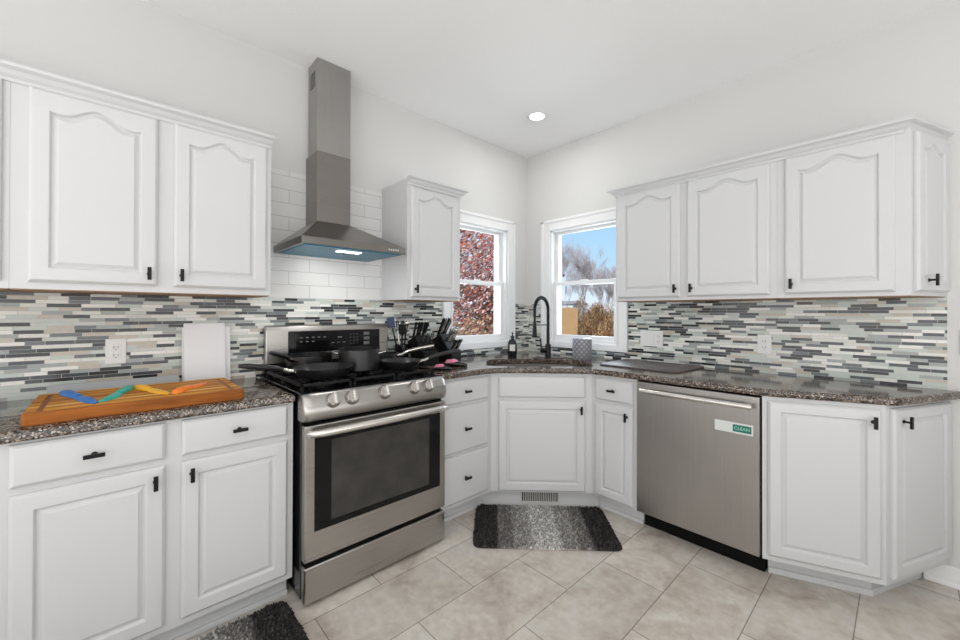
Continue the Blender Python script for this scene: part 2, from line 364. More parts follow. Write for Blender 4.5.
def fillet(poly, idx, r, n=6):
    out = []
    for i, p in enumerate(poly):
        if i not in idx: out.append(p); continue
        a, b, c = Vector(poly[i-1]), Vector(p), Vector(poly[(i+1) % len(poly)])
        u = (a-b).normalized(); v = (c-b).normalized(); p0 = b+u*r; p2 = b+v*r
        for k in range(n+1):
            t = k/n; q = p0*(1-t)**2 + b*2*t*(1-t) + p2*t*t; out.append((q.x, q.y))
    return out
def thing(name, label, cat, loc=(0, 0, 0), group=None):
    o = bpy.data.objects.new(name, None); COL.objects.link(o); o.location = loc; o.empty_display_size = .1
    return tag(o, label, cat, group)
def tag(o, label, cat, group=None):
    o['label'] = label; o['category'] = cat
    if group: o['group'] = group
    return o
def struct(o): o['kind'] = 'structure'; return o
def frame(ox, oy, oz, ux, uy):
    l = math.hypot(ux, uy); ux /= l; uy /= l
    return Matrix(((ux, 0, uy, ox), (uy, 0, -ux, oy), (0, 1, 0, oz), (0, 0, 0, 1)))
def FL(x): return frame(x, 0, 0, 0, 1)      # faces on the left wall side: a = world y, b = z, w = +x
def FR(y): return frame(0, y, 0, 1, 0)      # faces on the right wall side: a = world x, b = z, w = -y
def crown(path, z, h, dep, parent, name='crown'):
    prof = [(.001, z-h), (.006, z-h+.003), (.008, z-h+.014), (.020, z-h+.022), (.030, z-h+.034), (dep-.006, z-.014), (dep, z-.011), (dep, z), (.001, z)]
    g = G(); rows = [[(x, y, zz) for x, y in offset_open(path, d)] for d, zz in prof]
    R = [[g.v(p) for p in r] for r in rows]; n = len(path)
    for a, b in zip(R, R[1:]+R[:1]):
        for i in range(n-1): g.face([a[i], a[i+1], b[i+1], b[i]])
    g.face([r[0] for r in R]); g.face([r[-1] for r in R][::-1])
    return g.out(name, 'cab', parent)

NT = 28
def rectl(a0, a1, b0, b1, w):
    L = [(a0, b0, w), (a1, b0, w)]
    return L + [(a1+(a0-a1)*i/NT, b1, w) for i in range(NT+1)]
def panl(a0, a1, b0, b1, w, arch, d):
    a0 += d; a1 -= d; b0 += d; L = [(a0, b0, w), (a1, b0, w)]
    for i in range(NT+1):
        x = a1+(a0-a1)*i/NT; s = abs((x-(a0+a1)/2)/((a1-a0)/2))
        if arch:
            h = arch*(.5+.5*math.cos(PI*min(s/.74, 1))) + (.005*((s-.74)/.26)**2 if s > .74 else 0)
        else: h = 0
        L.append((x, b1-d+h, w))
    return L
def handle(m, a, b, w0, vertical, parent, ln=.052):
    g = G(); h = ln/2
    if vertical: g.box(a-.0065, a+.0065, b-h, b+h, w0+.022, w0+.031, m)
    else: g.box(a-h, a+h, b-.0065, b+.0065, w0+.022, w0+.031, m)
    g.cyl((a, b, w0-.001), (a, b, w0+.023), .0045, 10, m=m)
    g.cyl((a, b, w0-.001), (a, b, w0+.003), .008, 12, m=m)
    return g.out('handle', 'black', parent, bevel=.0015)
def door(m, a0, a1, b0, b1, parent, arch=0, hnd=None, stile=.050, w=.0):
    g = G(); T = .019; rail = stile + (arch-.014 if arch else 0)
    P = (a0+stile, a1-stile, b0+stile, b1-rail)
    g.loops([rectl(a0, a1, b0, b1, w+.0005), rectl(a0, a1, b0, b1, w+.010), rectl(a0+.003, a1-.003, b0+.003, b1-.003, w+.013),
             rectl(a0+.009, a1-.009, b0+.009, b1-.009, w+.0185), rectl(a0+.013, a1-.013, b0+.013, b1-.013, w+T),
             panl(*P, w+T, arch, 0), panl(*P, w+T-.003, arch, .003), panl(*P, w+.0085, arch, .006), panl(*P, w+.0085, arch, .010),
             panl(*P, w+.0145, arch, .021), panl(*P, w+.0170, arch, .024)], m)
    o = g.out('door', 'cab', parent, smooth=25)
    if hnd: handle(m, hnd[0], hnd[1], w+T, True, o)
    return o
def drawer(m, a0, a1, b0, b1, parent, w=0, hnd=True, hb=None, name='drawer'):
    g = G(); T = .019
    g.loops([rectl(a0, a1, b0, b1, w+.0005), rectl(a0, a1, b0, b1, w+.010), rectl(a0+.003, a1-.003, b0+.003, b1-.003, w+.013), rectl(a0+.010, a1-.010, b0+.010, b1-.010, w+.0185), rectl(a0+.014, a1-.014, b0+.014, b1-.014, w+T)], m)
    o = g.out(name, 'cab', parent, smooth=25)
    if hnd: handle(m, (a0+a1)/2, hb or (b0+b1)/2, w+T, False, o)
    return o

# ------------------------------------------------------------------ room shell
HC = 2.737; XF = 5.1; YB = -6.1
struct(G().box(-.2, XF+.2, YB-.2, .2, -.2, 0).out('floor', 'floor'))
struct(G().box(-.2, XF+.2, YB-.2, .2, HC, HC+.2).out('ceiling', 'ceil'))
OP = (.282, .917, 1.020, 2.002)          # window opening: along the wall from the corner, z
def holed(name, m, length0, length1, a0, a1):
    g = G()
    g.box(length0, a0, 0, HC, -.15, 0, m); g.box(a1, length1, 0, HC, -.15, 0, m); g.box(a0, a1, 0, OP[2], -.15, 0, m); g.box(a0, a1, OP[3], HC, -.15, 0, m)
    return struct(g.out(name, 'wall'))
holed('wall_left', FL(0), YB-.15, .15, -OP[1], -OP[0])
holed('wall_right', FR(0), 0, XF+.15, OP[0], OP[1])
struct(G().box(0, XF+.15, YB-.15, YB, 0, HC).out('wall_back', 'wall'))
struct(G().box(XF, XF+.15, YB, 0, 0, HC).out('wall_far', 'wall'))
def baseb(name, g): return struct(g.out(name, 'trim', bevel=.004))
baseb('baseboard_right', G().box(2.50, XF, -.014, 0, 0, .095).box(2.50, XF, -.022, 0, 0, .02))
baseb('baseboard_back', G().box(0, XF, YB, YB+.014, 0, .095)); baseb('baseboard_far', G().box(XF-.014, XF, YB, 0, 0, .095))
baseb('baseboard_left', G().box(0, .014, YB, -3.92, 0, .095))

def window(n, m, a0, a1, mirror):
    """a0..a1 outer trim; opening inside; w>0 into the room"""
    o0, o1, z0, z1 = (OP[0], OP[1], OP[2], OP[3]) if not mirror else (-OP[1], -OP[0], OP[2], OP[3])
    b0, b1 = .967, 2.092
    g = G()
    for (p0, p1, q0, q1, t) in ((a0, o0, b0, b1, .018), (o1, a1, b0, b1, .018), (o0, o1, z1, b1, .018), (o0, o1, b0, z0, .018)): g.box(p0, p1, q0, q1, 0, t, m)
    for (p0, p1, q0, q1) in ((a0-.004, a0+.020, b0, b1+.004), (a1-.020, a1+.004, b0, b1+.004), (a0, a1, b1-.020, b1+.004)): g.box(p0, p1, q0, q1, 0, .027, m)
    for (p0, p1, q0, q1) in ((o0-.014, o0, z0, z1+.014), (o1, o1+.014, z0, z1+.014), (o0-.014, o1+.014, z1, z1+.014)): g.box(p0, p1, q0, q1, .01, .024, m)
    w = struct(g.out('window_%d' % n, 'trim', bevel=.003))
    g = G(); j = .010
    g.box(o0, o0+j, z0, z1, -.15, .002, m); g.box(o1-j, o1, z0, z1, -.15, .002, m); g.box(o0, o1, z1-j, z1, -.15, .002, m); g.box(o0, o1, z0, z0+j, -.15, .004, m)
    g.out('window_jamb', 'trim', w)
    def sash(name, q0, q1, w0, w1, st, rb, rt):
        s0, s1 = o0+j, o1-j; g = G()
        g.box(s0, s0+st, q0, q1, w0, w1, m); g.box(s1-st, s1, q0, q1, w0, w1, m); g.box(s0+st, s1-st, q0, q0+rb, w0, w1, m); g.box(s0+st, s1-st, q1-rt, q1, w0, w1, m)
        s = g.out(name, 'trim', w, bevel=.003)
        G().box(s0+st-.004, s1-st+.004, q0+rb-.004, q1-rt+.004, (w0+w1)/2-.002, (w0+w1)/2+.002, m).out('pane', 'glass', s)
        return s
    mid = 1.530
    sash('upper_sash', mid-.020, z1-j, -.088, -.060, .030, .036, .022)
    s = sash('lower_sash', z0+j, mid+.014, -.056, -.028, .034, .048, .034)
    c = (o0+o1)/2
    G().box(c-.03, c+.03, mid+.014, mid+.024, -.054, -.032, m).out('sash_lock', 'plastic', s, bevel=.003)
    return w
window(1, FL(0), -1.007, -.192, True)
window(2, FR(0), .192, 1.007, False)

# mosaic and subway wall tile
ZU = 1.351
g = G(); g.box(.0, .008, -3.90, -1.012, .88, ZU); struct(g.out('trim_1', 'mosaic'))
g = G(); g.box(.0, .008, -1.012, -.187, .88, .966); g.box(0, .008, -.187, -.008, .88, ZU); struct(g.out('trim_2', 'mosaic'))
g = G(); g.box(0, .187, -.008, 0, .88, ZU); g.box(.187, 1.012, -.008, 0, .88, .966); g.box(1.012, 2.577, -.008, 0, .88, ZU); struct(g.out('trim_3', 'mosaic'))
g = G(); g.box(0, .008, -2.311, -1.532, ZU, 2.088); struct(g.out('trim_4', 'subway'))

# ------------------------------------------------------------------ wall cabinets
ZT = 2.090
def upper_left(label, y0, y1, doors, grp=None):
    t = thing('wall_cabinet', label, 'cabinet', (0, (y0+y1)/2, ZU))
    G().box(.001, .325, y0, y1, ZU, ZT).out('cabinet_body', 'cab', t)
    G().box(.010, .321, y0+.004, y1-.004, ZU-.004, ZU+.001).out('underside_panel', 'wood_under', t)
    m = FL(.325)
    for a0, a1, hs in doors:
        door(m, a0, a1, 1.377, 2.070, t, .042, (a0+.026 if hs < 0 else a1-.026, 1.425))
    return t
upper_left('white wall cabinet with two arched doors, above the cutting board', -3.140, -2.311, [(-3.097, -2.742, 1), (-2.688, -2.331, -1)])
upper_left('white wall cabinet at the far left edge of the photo', -3.90, -3.1405, [(-3.875, -3.535, 1), (-3.505, -3.158, -1)])
c = thing('crown_molding', 'white crown molding along the cabinets left of the range hood', 'molding', (.2, -2.7, 2.06))
crown([(.325, -3.90), (.325, -2.311)], 2.120, .052, .048, c, 'molding_strip')
t = thing('wall_cabinet', 'narrow white wall cabinet with one arched door, between hood and window', 'cabinet', (0, -1.32, ZU))
G().box(.001, .325, -1.532, -1.100, ZU, 2.112).out('cabinet_body', 'cab', t)
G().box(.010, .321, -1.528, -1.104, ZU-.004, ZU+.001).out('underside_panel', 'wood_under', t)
door(FL(.325), -1.507, -1.122, 1.368, 2.066, t, .042, (-1.480, 1.418))
crown([(.325, -1.532), (.325, -1.100), (.001, -1.100)], 2.122, .052, .045, t, 'crown')

m = FR(-.325)
t = thing('wall_cabinet', 'white wall cabinet with two arched doors, beside the right window', 'cabinet', (1.53, 0, ZU))
G().box(1.080, 1.9885, -.325, -.001, ZU, ZT).out('cabinet_body', 'cab', t)
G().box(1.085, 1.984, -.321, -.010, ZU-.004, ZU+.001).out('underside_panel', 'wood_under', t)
door(m, 1.100, 1.508, 1.370, 2.070, t, .042, (1.482, 1.420)); door(m, 1.548, 1.957, 1.370, 2.070, t, .042, (1.574, 1.420))
t = thing('wall_cabinet', 'white wall cabinet with an angled end door, rightmost of the wall cabinets', 'cabinet', (2.25, 0, ZU))
EP = [(1.989, -.001), (1.989, -.325), (2.462, -.325), (2.578, -.001)]
G().prism(EP, ZU, ZT).out('cabinet_body', 'cab', t)
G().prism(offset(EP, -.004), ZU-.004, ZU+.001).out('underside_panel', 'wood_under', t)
door(m, 2.022, 2.414, 1.370, 2.070, t, .042, (2.048, 1.420))
me_ = frame(2.462, -.325, 0, .116, .324); L_ = math.hypot(.116, .324)
door(me_, .020, L_-.022, 1.370, 2.070, t, .03, (L_*.30, 1.420), stile=.050)
c = thing('crown_molding', 'white crown molding along the cabinets on the right wall', 'molding', (1.8, -.2, 2.06))
crown([(1.080, -.001), (1.080, -.325), (2.436, -.325), (2.556, -.001)], 2.118, .052, .048, c, 'molding_strip')

# ------------------------------------------------------------------ base cabinets
Z0 = .108; ZC = .879
def toe(poly, t, shoe=True):
    g = G().prism(poly, 0, Z0+.002)
    o = g.out('toe_kick', 'cab', t)
    return o
def base_left(label, y0, y1, cols):
    t = thing('base_cabinet', label, 'cabinet', (.3, (y0+y1)/2, 0))
    G().box(.010, .61, y0, y1, Z0, ZC).out('cabinet_body', 'cab', t)
    G().box(.010, .535, y0, y1, 0, Z0+.001).box(.5, .548, y0, y1, 0, .022).box(.5, .541, y0, y1, .07, .082).out('toe_kick', 'cab', t, bevel=.003)
    m = FL(.61)
    for a0, a1, hs in cols:
        drawer(m, a0, a1, .738, .868, t, hb=.803); door(m, a0, a1, .135, .715, t, 0, (a0+.030 if hs < 0 else a1-.028, .667), stile=.050)
    return t
base_left('white base cabinet with two drawers over two doors, under the cutting board', -3.130, -2.293, [(-3.100, -2.733, 1), (-2.686, -2.318, -1)])
base_left('white base cabinet at the far left edge of the photo', -3.90, -3.1305, [(-3.87, -3.53, 1), (-3.50, -3.165, -1)])
# stack of three drawers
t = thing('base_cabinet', 'white base cabinet with three drawers, right of the range', 'cabinet', (.3, -1.3, 0))
G().box(.010, .61, -1.513, -1.0725, Z0, ZC).out('cabinet_body', 'cab', t)
G().box(.010, .535, -1.513, -1.0725, 0, Z0+.001).box(.5, .548, -1.513, -1.08, 0, .022).out('toe_kick', 'cab', t, bevel=.003)
m = FL(.61)
for b0, b1 in ((.724, .862), (.432, .704), (.134, .412)): drawer(m, -1.500, -1.108, b0, b1, t)
# diagonal sink cabinet
c1 = 1.072
SP = [(.012, -c1), (.61, -c1), (c1, -.61), (c1, -.012), (.012, -.012)]
t = thing('base_cabinet', 'white diagonal corner cabinet with one door, under the sink', 'cabinet', (.5, -.5, 0))
G().ring_prism(SP, offset(SP, -.018), Z0, ZC).prism(offset(SP, -.017), Z0, Z0+.018).out('cabinet_body', 'cab', t)
s2 = math.sqrt(.5)
TP = [(.012, -c1), (.535, -c1), (c1, -.535), (c1, -.012), (.012, -.012)]
G().prism(TP, 0, Z0-.0005).out('toe_kick', 'cab', t)
md = frame(.61, -c1, 0, 1, 1); LD = (c1-.61)/s2
drawer(md, .048, LD-.048, .722, .860, t, hnd=False, name='false_drawer_front')
door(md, .048, LD-.048, .120, .702, t, 0, (LD-.048-.030, .648), stile=.050)
# vent register in the toe kick
mv = frame(.535, -c1, 0, 1, 1); LV = (c1-.535)/s2
v = thing('floor_register', 'white slotted air register in the toe kick below the sink', 'vent', (.8, -.8, .02))
g = G(); a0, a1 = LV/2-.135, LV/2+.125; g.box(a0, a1, .018, .026, .0005, .008, mv).box(a0, a1, .088, .096, .0005, .008, mv).box(a0, a0+.012, .018, .096, .0005, .008, mv).box(a1-.012, a1, .018, .096, .0005, .008, mv)
for i in range(1, 20):
    x = a0+.012+(a1-a0-.024)*i/20; g.box(x-.0022, x+.0022, .024, .090, .001, .006, mv)
g.out('grille', 'grille', v); G().box(a0+.004, a1-.004, .022, .092, .0004, .0015, mv).out('duct_opening', 'slot', v)
# narrow cabinet
t = thing('base_cabinet', 'narrow white base cabinet with one drawer over one door, left of the dishwasher', 'cabinet', (1.2, -.3, 0))
G().box(c1+.0005, 1.3715, -.61, -.010, Z0, ZC).out('cabinet_body', 'cab', t)
G().box(c1+.0005, 1.3715, -.530, -.010, 0, Z0+.001).box(c1+.006, 1.3725, -.541, -.4, 0, .022).out('toe_kick', 'cab', t, bevel=.003)
m = FR(-.61)
drawer(m, 1.098, 1.346, .724, .860, t); door(m, 1.098, 1.346, .120, .704, t, 0, (1.314, .648), stile=.046)
# angled end cabinet
t = thing('base_cabinet', 'white end cabinet with one wide and one narrow door, right of the dishwasher', 'cabinet', (2.2, -.3, 0))
PC = (2.386, -.448); BP = [(1.980, -.010), (1.980, -.612), PC, (2.578, -.010)]
G().prism(BP, Z0, ZC).out('cabinet_body', 'cab', t)
TB = [(1.980, -.010), (1.980, -.505), (2.335, -.363), (2.485, -.010)]
g = G().prism(TB, 0, Z0-.0005); g.prism([(1.985, -.1), (1.985, -.517), (2.342, -.372), (2.497, -.012)], 0, .028); g.out('toe_kick', 'cab', t, bevel=.003)
m1 = frame(1.980, -.612, 0, PC[0]-1.980, PC[1]+.612); l1 = math.hypot(PC[0]-1.980, PC[1]+.612)
door(m1, .020, l1-.018, .135, .860, t, 0, (l1-.048, .806), stile=.047)
m2 = frame(PC[0], PC[1], 0, 2.578-PC[0], -.010-PC[1]); l2 = math.hypot(2.578-PC[0], -.010-PC[1])
door(m2, .026, l2-.008, .134, .862, t, 0, (.085, .806), stile=.050)

# ------------------------------------------------------------------ countertops and sink
tag(G().loops([[(x, y, z) for x, y in offset([(.010, -3.90), (.638, -3.90), (.638, -2.294), (.010, -2.294)], d)] for d, z in ((-.004, .8795), (0, .884), (0, .902), (-.003, .911), (-.010, .914))]).out('countertop', 'granite', smooth=30),
    'speckled brown granite worktop under the cutting board, left of the range', 'countertop')
CPY = [(.010, -1.513), (.638, -1.513), (.638, -1.088), (1.088, -.638), (1.985, -.638), (2.425, -.452), (2.632, -.0095), (.010, -.0095)]
CPY = fillet(CPY, {2, 3, 4}, .09); n_ = len(CPY); CPY = fillet(CPY, {n_-3}, .035, 5)
def uw(u, w): return ((u+w)*s2, (u-w)*s2)
HO = []
for i in range(10): HO.append((-.30+.60*i/9, 1.128))                  # front edge, left to right
HO += [(.345, 1.115), (.362, 1.07), (.362, .93)]
for i in range(13):
    a = PI*(i+.5)/13; HO.append((.36*math.cos(a), .87-.155*math.sin(a)**.7))
HO += [(-.362, .93), (-.362, 1.07), (-.345, 1.115)]
HO = [uw(u, w) for u, w in HO]
tag(G().ring_prism(CPY, HO, .8795, .914, edge=.012).out('countertop', 'granite', smooth=30), 'speckled brown granite worktop around the corner sink, running to the right end', 'countertop')
t = thing('sink', 'undermount stainless steel sink set in the corner worktop', 'sink', (*uw(0, .9), .69))
ho = offset(HO, .006)
if abs(ho[0][0]-HO[0][0]) < 1e-9: pass
def ins(d, z): return [(x, y, z) for x, y in offset(HO, d)]
g = G(); g.loops([ins(.008, .875), ins(.008, .70), ins(-.02, .685), ins(-.022, .690), ins(.004, .705), ins(.004, .875)], cap0=False, cap1=False)
R_ = [ins(-.02, .685), ins(-.022, .690)]
for l in R_: g.face([g.v(p) for p in l])
g.out('basin', 'chrome', t, smooth=40)
g = G(); cx, cy = uw(0, .93); g.lathe([(.045, .690), (.045, .694), (.032, .694), (.030, .691)], (cx, cy, 0), 24); g.out('drain', 'steel', t, smooth=30)

# ------------------------------------------------------------------ range
RY0, RY1 = -2.281, -1.518; RYC = (RY0+RY1)/2
t = thing('range', 'freestanding stainless gas range with black sides under the range hood', 'stove', (.35, RYC, 0))
G().box(.015, .665, RY0+.004, RY1-.004, .03, .905).box(.03, .60, RY0+.03, RY1-.03, 0.0, .04).out('range_body', 'blackgloss', t)
g = G(); g.box(.015, .675, RY0, RY1, .905, .917); g.out('cooktop', 'blackgloss', t, bevel=.003)
# drawer
G().box(.665, .705, RY0+.006, RY1-.006, .018, .175).out('storage_drawer', 'ss', t, bevel=.006)
# oven door
d = G().box(.667, .708, RY0+.005, RY1-.005, .198, .782).out('oven_door', 'ss', t, bevel=.006)
G().box(.700, .7095, RY0+.046, RY1-.042, .322, .728).out('door_glass', 'blackglass', d, bevel=.002)
G().box(.705, .7102, RY0+.120, RY1-.115, .352, .706).out('window', 'ovenwin', d)
g = G(); m_ = None
hp = [(.722, RY0+.020, .752), (.745, RY0+.032, .754), (.757, RY0+.07, .756), (.765, RYC, .757), (.757, RY1-.07, .756), (.745, RY1-.032, .754), (.722, RY1-.020, .752)]
g.tube(hp, [.015, .016, .017, .0175, .017, .016, .015], 14); g.box(.700, .735, RY0+.012, RY0+.034, .738, .768); g.box(.700, .735, RY1-.034, RY1-.012, .738, .768)
g.out('handle', 'ssl', d, smooth=40)
G().box(.664, .668, RY0+.006, RY1-.006, .176, .198).out('door_gap', 'kick', t); G().box(.664, .668, RY0+.006, RY1-.006, .782, .795).out('door_gap', 'kick', t)
# curved control panel: profile swept along y
prof = [(.640, .916), (.668, .9165), (.690, .912), (.705, .900), (.722, .862), (.727, .835), (.722, .812), (.705, .797), (.640, .795)]
ys = [RY0-.001, RY0+.004, RY0+.016, RY0+.035, RY1-.035, RY1-.016, RY1-.004, RY1+.001]
sc_ = [.72, .86, .96, 1, 1, .96, .86, .72]
g = G(); g.loops([[(.640+(x-.640)*k, y, .858+(z-.858)*(.80+.20*k)) for x, z in prof] for y, k in zip(ys, sc_)]); g.out('control_panel', 'ss', t, smooth=45)
nv = Vector((.36, 0, .155)).normalized()
for ky in (-2.158, -2.070, -1.903, -1.733, -1.645):
    p = Vector((.714, ky, .880)); up = Vector((-nv.z, 0, nv.x)); yy = Vector((0, 1, 0))
    mk = Matrix(((yy.x, up.x, nv.x, p.x), (yy.y, up.y, nv.y, p.y), (yy.z, up.z, nv.z, p.z), (0, 0, 0, 1)))
    G().lathe([(.034, -.006), (.034, .004), (.031, .007)], (0, 0, 0), 28, mk).out('knob_ring', 'ssd', t, smooth=35)
    kb = G().lathe([(.030, .0068), (.0285, .020), (.026, .0225)], (0, 0, 0), 28, mk).out('knob', 'ss', t, smooth=35)
    G().loops([[(-.008, -.027, .0222), (.008, -.027, .0222), (.008, .029, .0222), (-.008, .029, .0222)], [(-.005, -.022, .040), (.005, -.022, .040), (.005, .026, .040), (-.005, .026, .040)]], mk).out('knob_grip', 'ssl', kb, bevel=.002)
# backguard
prof = [(.018, .915), (.062, .915), (.062, 1.168), (.054, 1.190), (.018, 1.196)]
bgd = G().loops([[(x, y, z) for x, z in prof] for y in (RY0+.018, RY1+.006-.002)]).out('backguard', 'ss', t, bevel=.004)
G().box(.060, .0645, -2.148, -1.578, 1.034, 1.160).out('display_panel', 'blackglass', bgd, bevel=.001)
G().box(.016, .066, RY0+.010, RY1+.002, .915, .985).out('backguard_vent', 'blackgloss', bgd)
m = FL(.0646)
MK = [(-2.085+i*.034, -2.070+i*.034, 1.1225-r_*.024-.0035, 1.1225-r_*.024+.0025) for r_ in (0, 1) for i in range(5-r_*2)]
MK += [(-1.90+i*.035, -1.882+i*.035, 1.083, 1.087) for i in range(3)] + [(-1.862, -1.835, 1.113, 1.121)]
MK += [(-1.782+i*.022, -1.776+i*.022, 1.072+j_*.019, 1.077+j_*.019) for i in range(3) for j_ in range(4)] + [(-1.690, -1.650, 1.064+j_*.030, 1.084+j_*.030) for j_ in range(3)]
for q in MK: G().box(*q, 0, .0005, m).out('panel_marking', 'marks', bgd)
g = G(); 
for i in range(7): g.box(-1.568+i*.006, -1.564+i*.006, 1.066, 1.072, -.001, .0006, FL(.062+.0005))
g.out('badge', 'marks', bgd)
# burners and grates
for bx, by, br_ in ((.50, -2.115, .045), (.22, -2.115, .035), (.36, -1.908, .04), (.50, -1.700, .038), (.22, -1.700, .032)):
    G().lathe([(br_+.012, .9165), (br_+.012, .924), (br_, .926), (br_, .932), (br_-.008, .934)], (bx, by, 0), 24).out('burner', 'kick' if br_ > .5 else 'black', t, smooth=30)
for gy0, gy1 in ((-2.268, -2.032), (-2.024, -1.792), (-1.784, -1.548)):
    g = G(); h0, h1 = .938, .952; x0, x1 = .095, .635; b_ = .006
    for yy_ in (gy0+b_, gy1-b_): g.box(x0, x1, yy_-b_, yy_+b_, h0, h1)
    for xx in (x0+b_, (x0+x1)/2, x1-b_): g.box(xx-b_, xx+b_, gy0, gy1, h0, h1)
    yc = (gy0+gy1)/2
    for xc in (.22, .50):
        g.box(xc-.11, xc-.035, yc-b_*.8, yc+b_*.8, h0, h1+.003); g.box(xc+.035, xc+.11, yc-b_*.8, yc+b_*.8, h0, h1+.003)
        g.box(xc-b_*.8, xc+b_*.8, gy0, yc-.035, h0, h1+.003); g.box(xc-b_*.8, xc+b_*.8, yc+.035, gy1, h0, h1+.003)
    for xx in (x0+b_, (x0+x1)/2, x1-b_):
        for yy_ in (gy0+b_, gy1-b_): g.box(xx-b_, xx+b_, yy_-b_, yy_+b_, .9165, h1)
    g.out('grate', 'black', t, bevel=.0015)

# ------------------------------------------------------------------ pots and pans on the grates
GZ = .9555
def pan(name, label, c, r, rb, h, hdir, kind, hl, rise, group=None):
    """open vessel with a long handle"""
    t = thing(name, label, 'pan' if 'pan' in name or 'skillet' in name else 'pot', (c[0], c[1], GZ))
    P = []; th = .003
    if kind == 'skillet': P = [(rb*.05, 0), (rb*.93, 0), (rb, .004), (rb+(r-rb)*.55, h*.45), (r*.985, h*.9), (r, h), (r-th, h), (rb+(r-rb)*.5-th, h*.47), (rb-th, .008), (rb*.05, .006)]
    else: P = [(rb*.05, 0), (rb*.94, 0), (rb, .007), (r, h*.5), (r, h-.004), (r+.003, h), (r-th, h), (r-th, h*.5), (rb-th, .010), (rb*.05, .006)]
    G().lathe(P, (c[0], c[1], GZ), 40).out('pan_body', 'pan', t, smooth=35)
    hd = Vector((math.cos(hdir), math.sin(hdir), 0)); s = Vector((c[0], c[1], GZ+h*.72)) + hd*(r-.004)
    if hl:
        steel = kind2 == 'steel'
        G().tube([s+hd*0, s+hd*.03+Vector((0, 0, .006)), s+hd*.05+Vector((0, 0, .012+rise*.1))], [.012, .010, .009], 10, flat=1.3).out('handle_bracket', 'steel', t, smooth=40)
        pts = [s+hd*(.045+(hl-.045)*k)+Vector((0, 0, .012+rise*(k**.6))) for k in (0, .15, .35, .6, .85, 1)]
        G().tube(pts, [.008, .011, .012, .0115, .012, .009], 12, flat=1.35).out('handle', 'steel' if steel else 'panhandle', t, smooth=40)
    for k in (-1, 1):
        q = Vector((c[0], c[1], GZ+h*.72)) + (hd*(r-.006)) + Vector((-hd.y, hd.x, 0))*.009*k
        G().lathe([(.004, -.003), (.004, .003)], q, 8).out('rivet', 'steel', t)
    return t
kind2 = 'black'
pan('frying_pan', 'large black frying pan with its handle over the left worktop, front left burner', (.503, -2.118), .139, .108, .050, math.radians(-92), 'skillet', .225, .034)
pan('saucepan', 'dark saucepan behind the large frying pan, back left burner', (.215, -2.085), .118, .112, .085, math.radians(-56), 'straight', .17, .045)
kind2 = 'steel'
pan('saute_pan', 'dark pan with a polished steel handle, back right burner', (.245, -1.665), .100, .094, .065, math.radians(62), 'straight', .23, .045)
kind2 = 'black'
pan('frying_pan', 'small dark frying pan, front right burner', (.515, -1.690), .112, .082, .048, math.radians(70), 'skillet', .19, .035)
t = thing('stock_pot', 'tall dark pot with steel loop handles on the centre burner', 'pot', (.41, -1.885, GZ))
r = .108; h = .118; cx, cy = .41, -1.885
G().lathe([(.01, 0), (r*.93, 0), (r, .008), (r, h-.004), (r+.004, h), (r-.003, h), (r-.004, .012), (.01, .006)], (cx, cy, GZ), 44).out('pot_body', 'pan', t, smooth=35)
for a in (math.radians(-125), math.radians(55)):
    hd = Vector((math.cos(a), math.sin(a), 0)); sd = Vector((-hd.y, hd.x, 0)); s = Vector((cx, cy, GZ+h*.80)); pts = []
    for k in range(9):
        u = PI*k/8; pts.append(s + hd*(r-.003+.036*math.sin(u)**.7) + sd*.040*math.cos(u) + Vector((0, 0, .008*math.sin(u))))
    G().tube(pts, .0045, 10).out('handle', 'steel', t, smooth=60)

# ------------------------------------------------------------------ range hood
HY0, HY1, HX, HZ = -2.212, -1.632, .468, 1.606; RH = .036
t = thing('range_hood', 'stainless chimney range hood on the tiled wall above the range', 'range hood', (.01, -1.92, HZ))
CY0, CY1 = -2.036, -1.841
g = G(); a = .010
g.box(a, HX, HY0, HY1, HZ, HZ+RH)
g.out('canopy_rim', 'ssd', t, bevel=.001)
G().loops([[(a, HY0, HZ+RH), (HX, HY0, HZ+RH), (HX, HY1, HZ+RH), (a, HY1, HZ+RH)], [(a, CY0, 1.786), (.190, CY0, 1.786), (.190, CY1, 1.786), (a, CY1, 1.786)]]).out('canopy', 'ssd', t)
G().box(a, .190, CY0, CY1, 1.782, 2.185).out('lower_chimney', 'ssd', t, bevel=.001)
ch = G().box(a, .150, -2.024, -1.824, 2.17, HC-.001).out('upper_chimney', 'ssv', t, bevel=.001)
g = G()
for i in range(6): g.box(.045, .115, -2.0252, -2.0235, 2.585+i*.016, 2.592+i*.016)
g.out('vent_slots', 'slot', ch)
G().box(.03, HX-.02, HY0+.02, HY1-.02, HZ-.004, HZ+.002).out('grease_filter', 'film', t)
G().box(.33, .38, -1.99, -1.86, HZ-.007, HZ-.003).out('lamp_lens', 'hoodlamp', t)
G().box(.30, .32, -1.935, -1.915, HZ-.012, HZ-.003).out('filter_latch', 'black', t)
g = G()
for i in range(5): g.box(-1.742+i*.014, -1.735+i*.014, HZ+.014, HZ+.022, 0, .0012, FL(HX))
g.out('control_buttons', 'label', t)
light('hood_lamp_light', 'AREA', (.33, -1.925, HZ-.02), 1.1, (1, .99, .96), (-.25, 0, -1), shape='RECTANGLE', size=.06, size_y=.16)

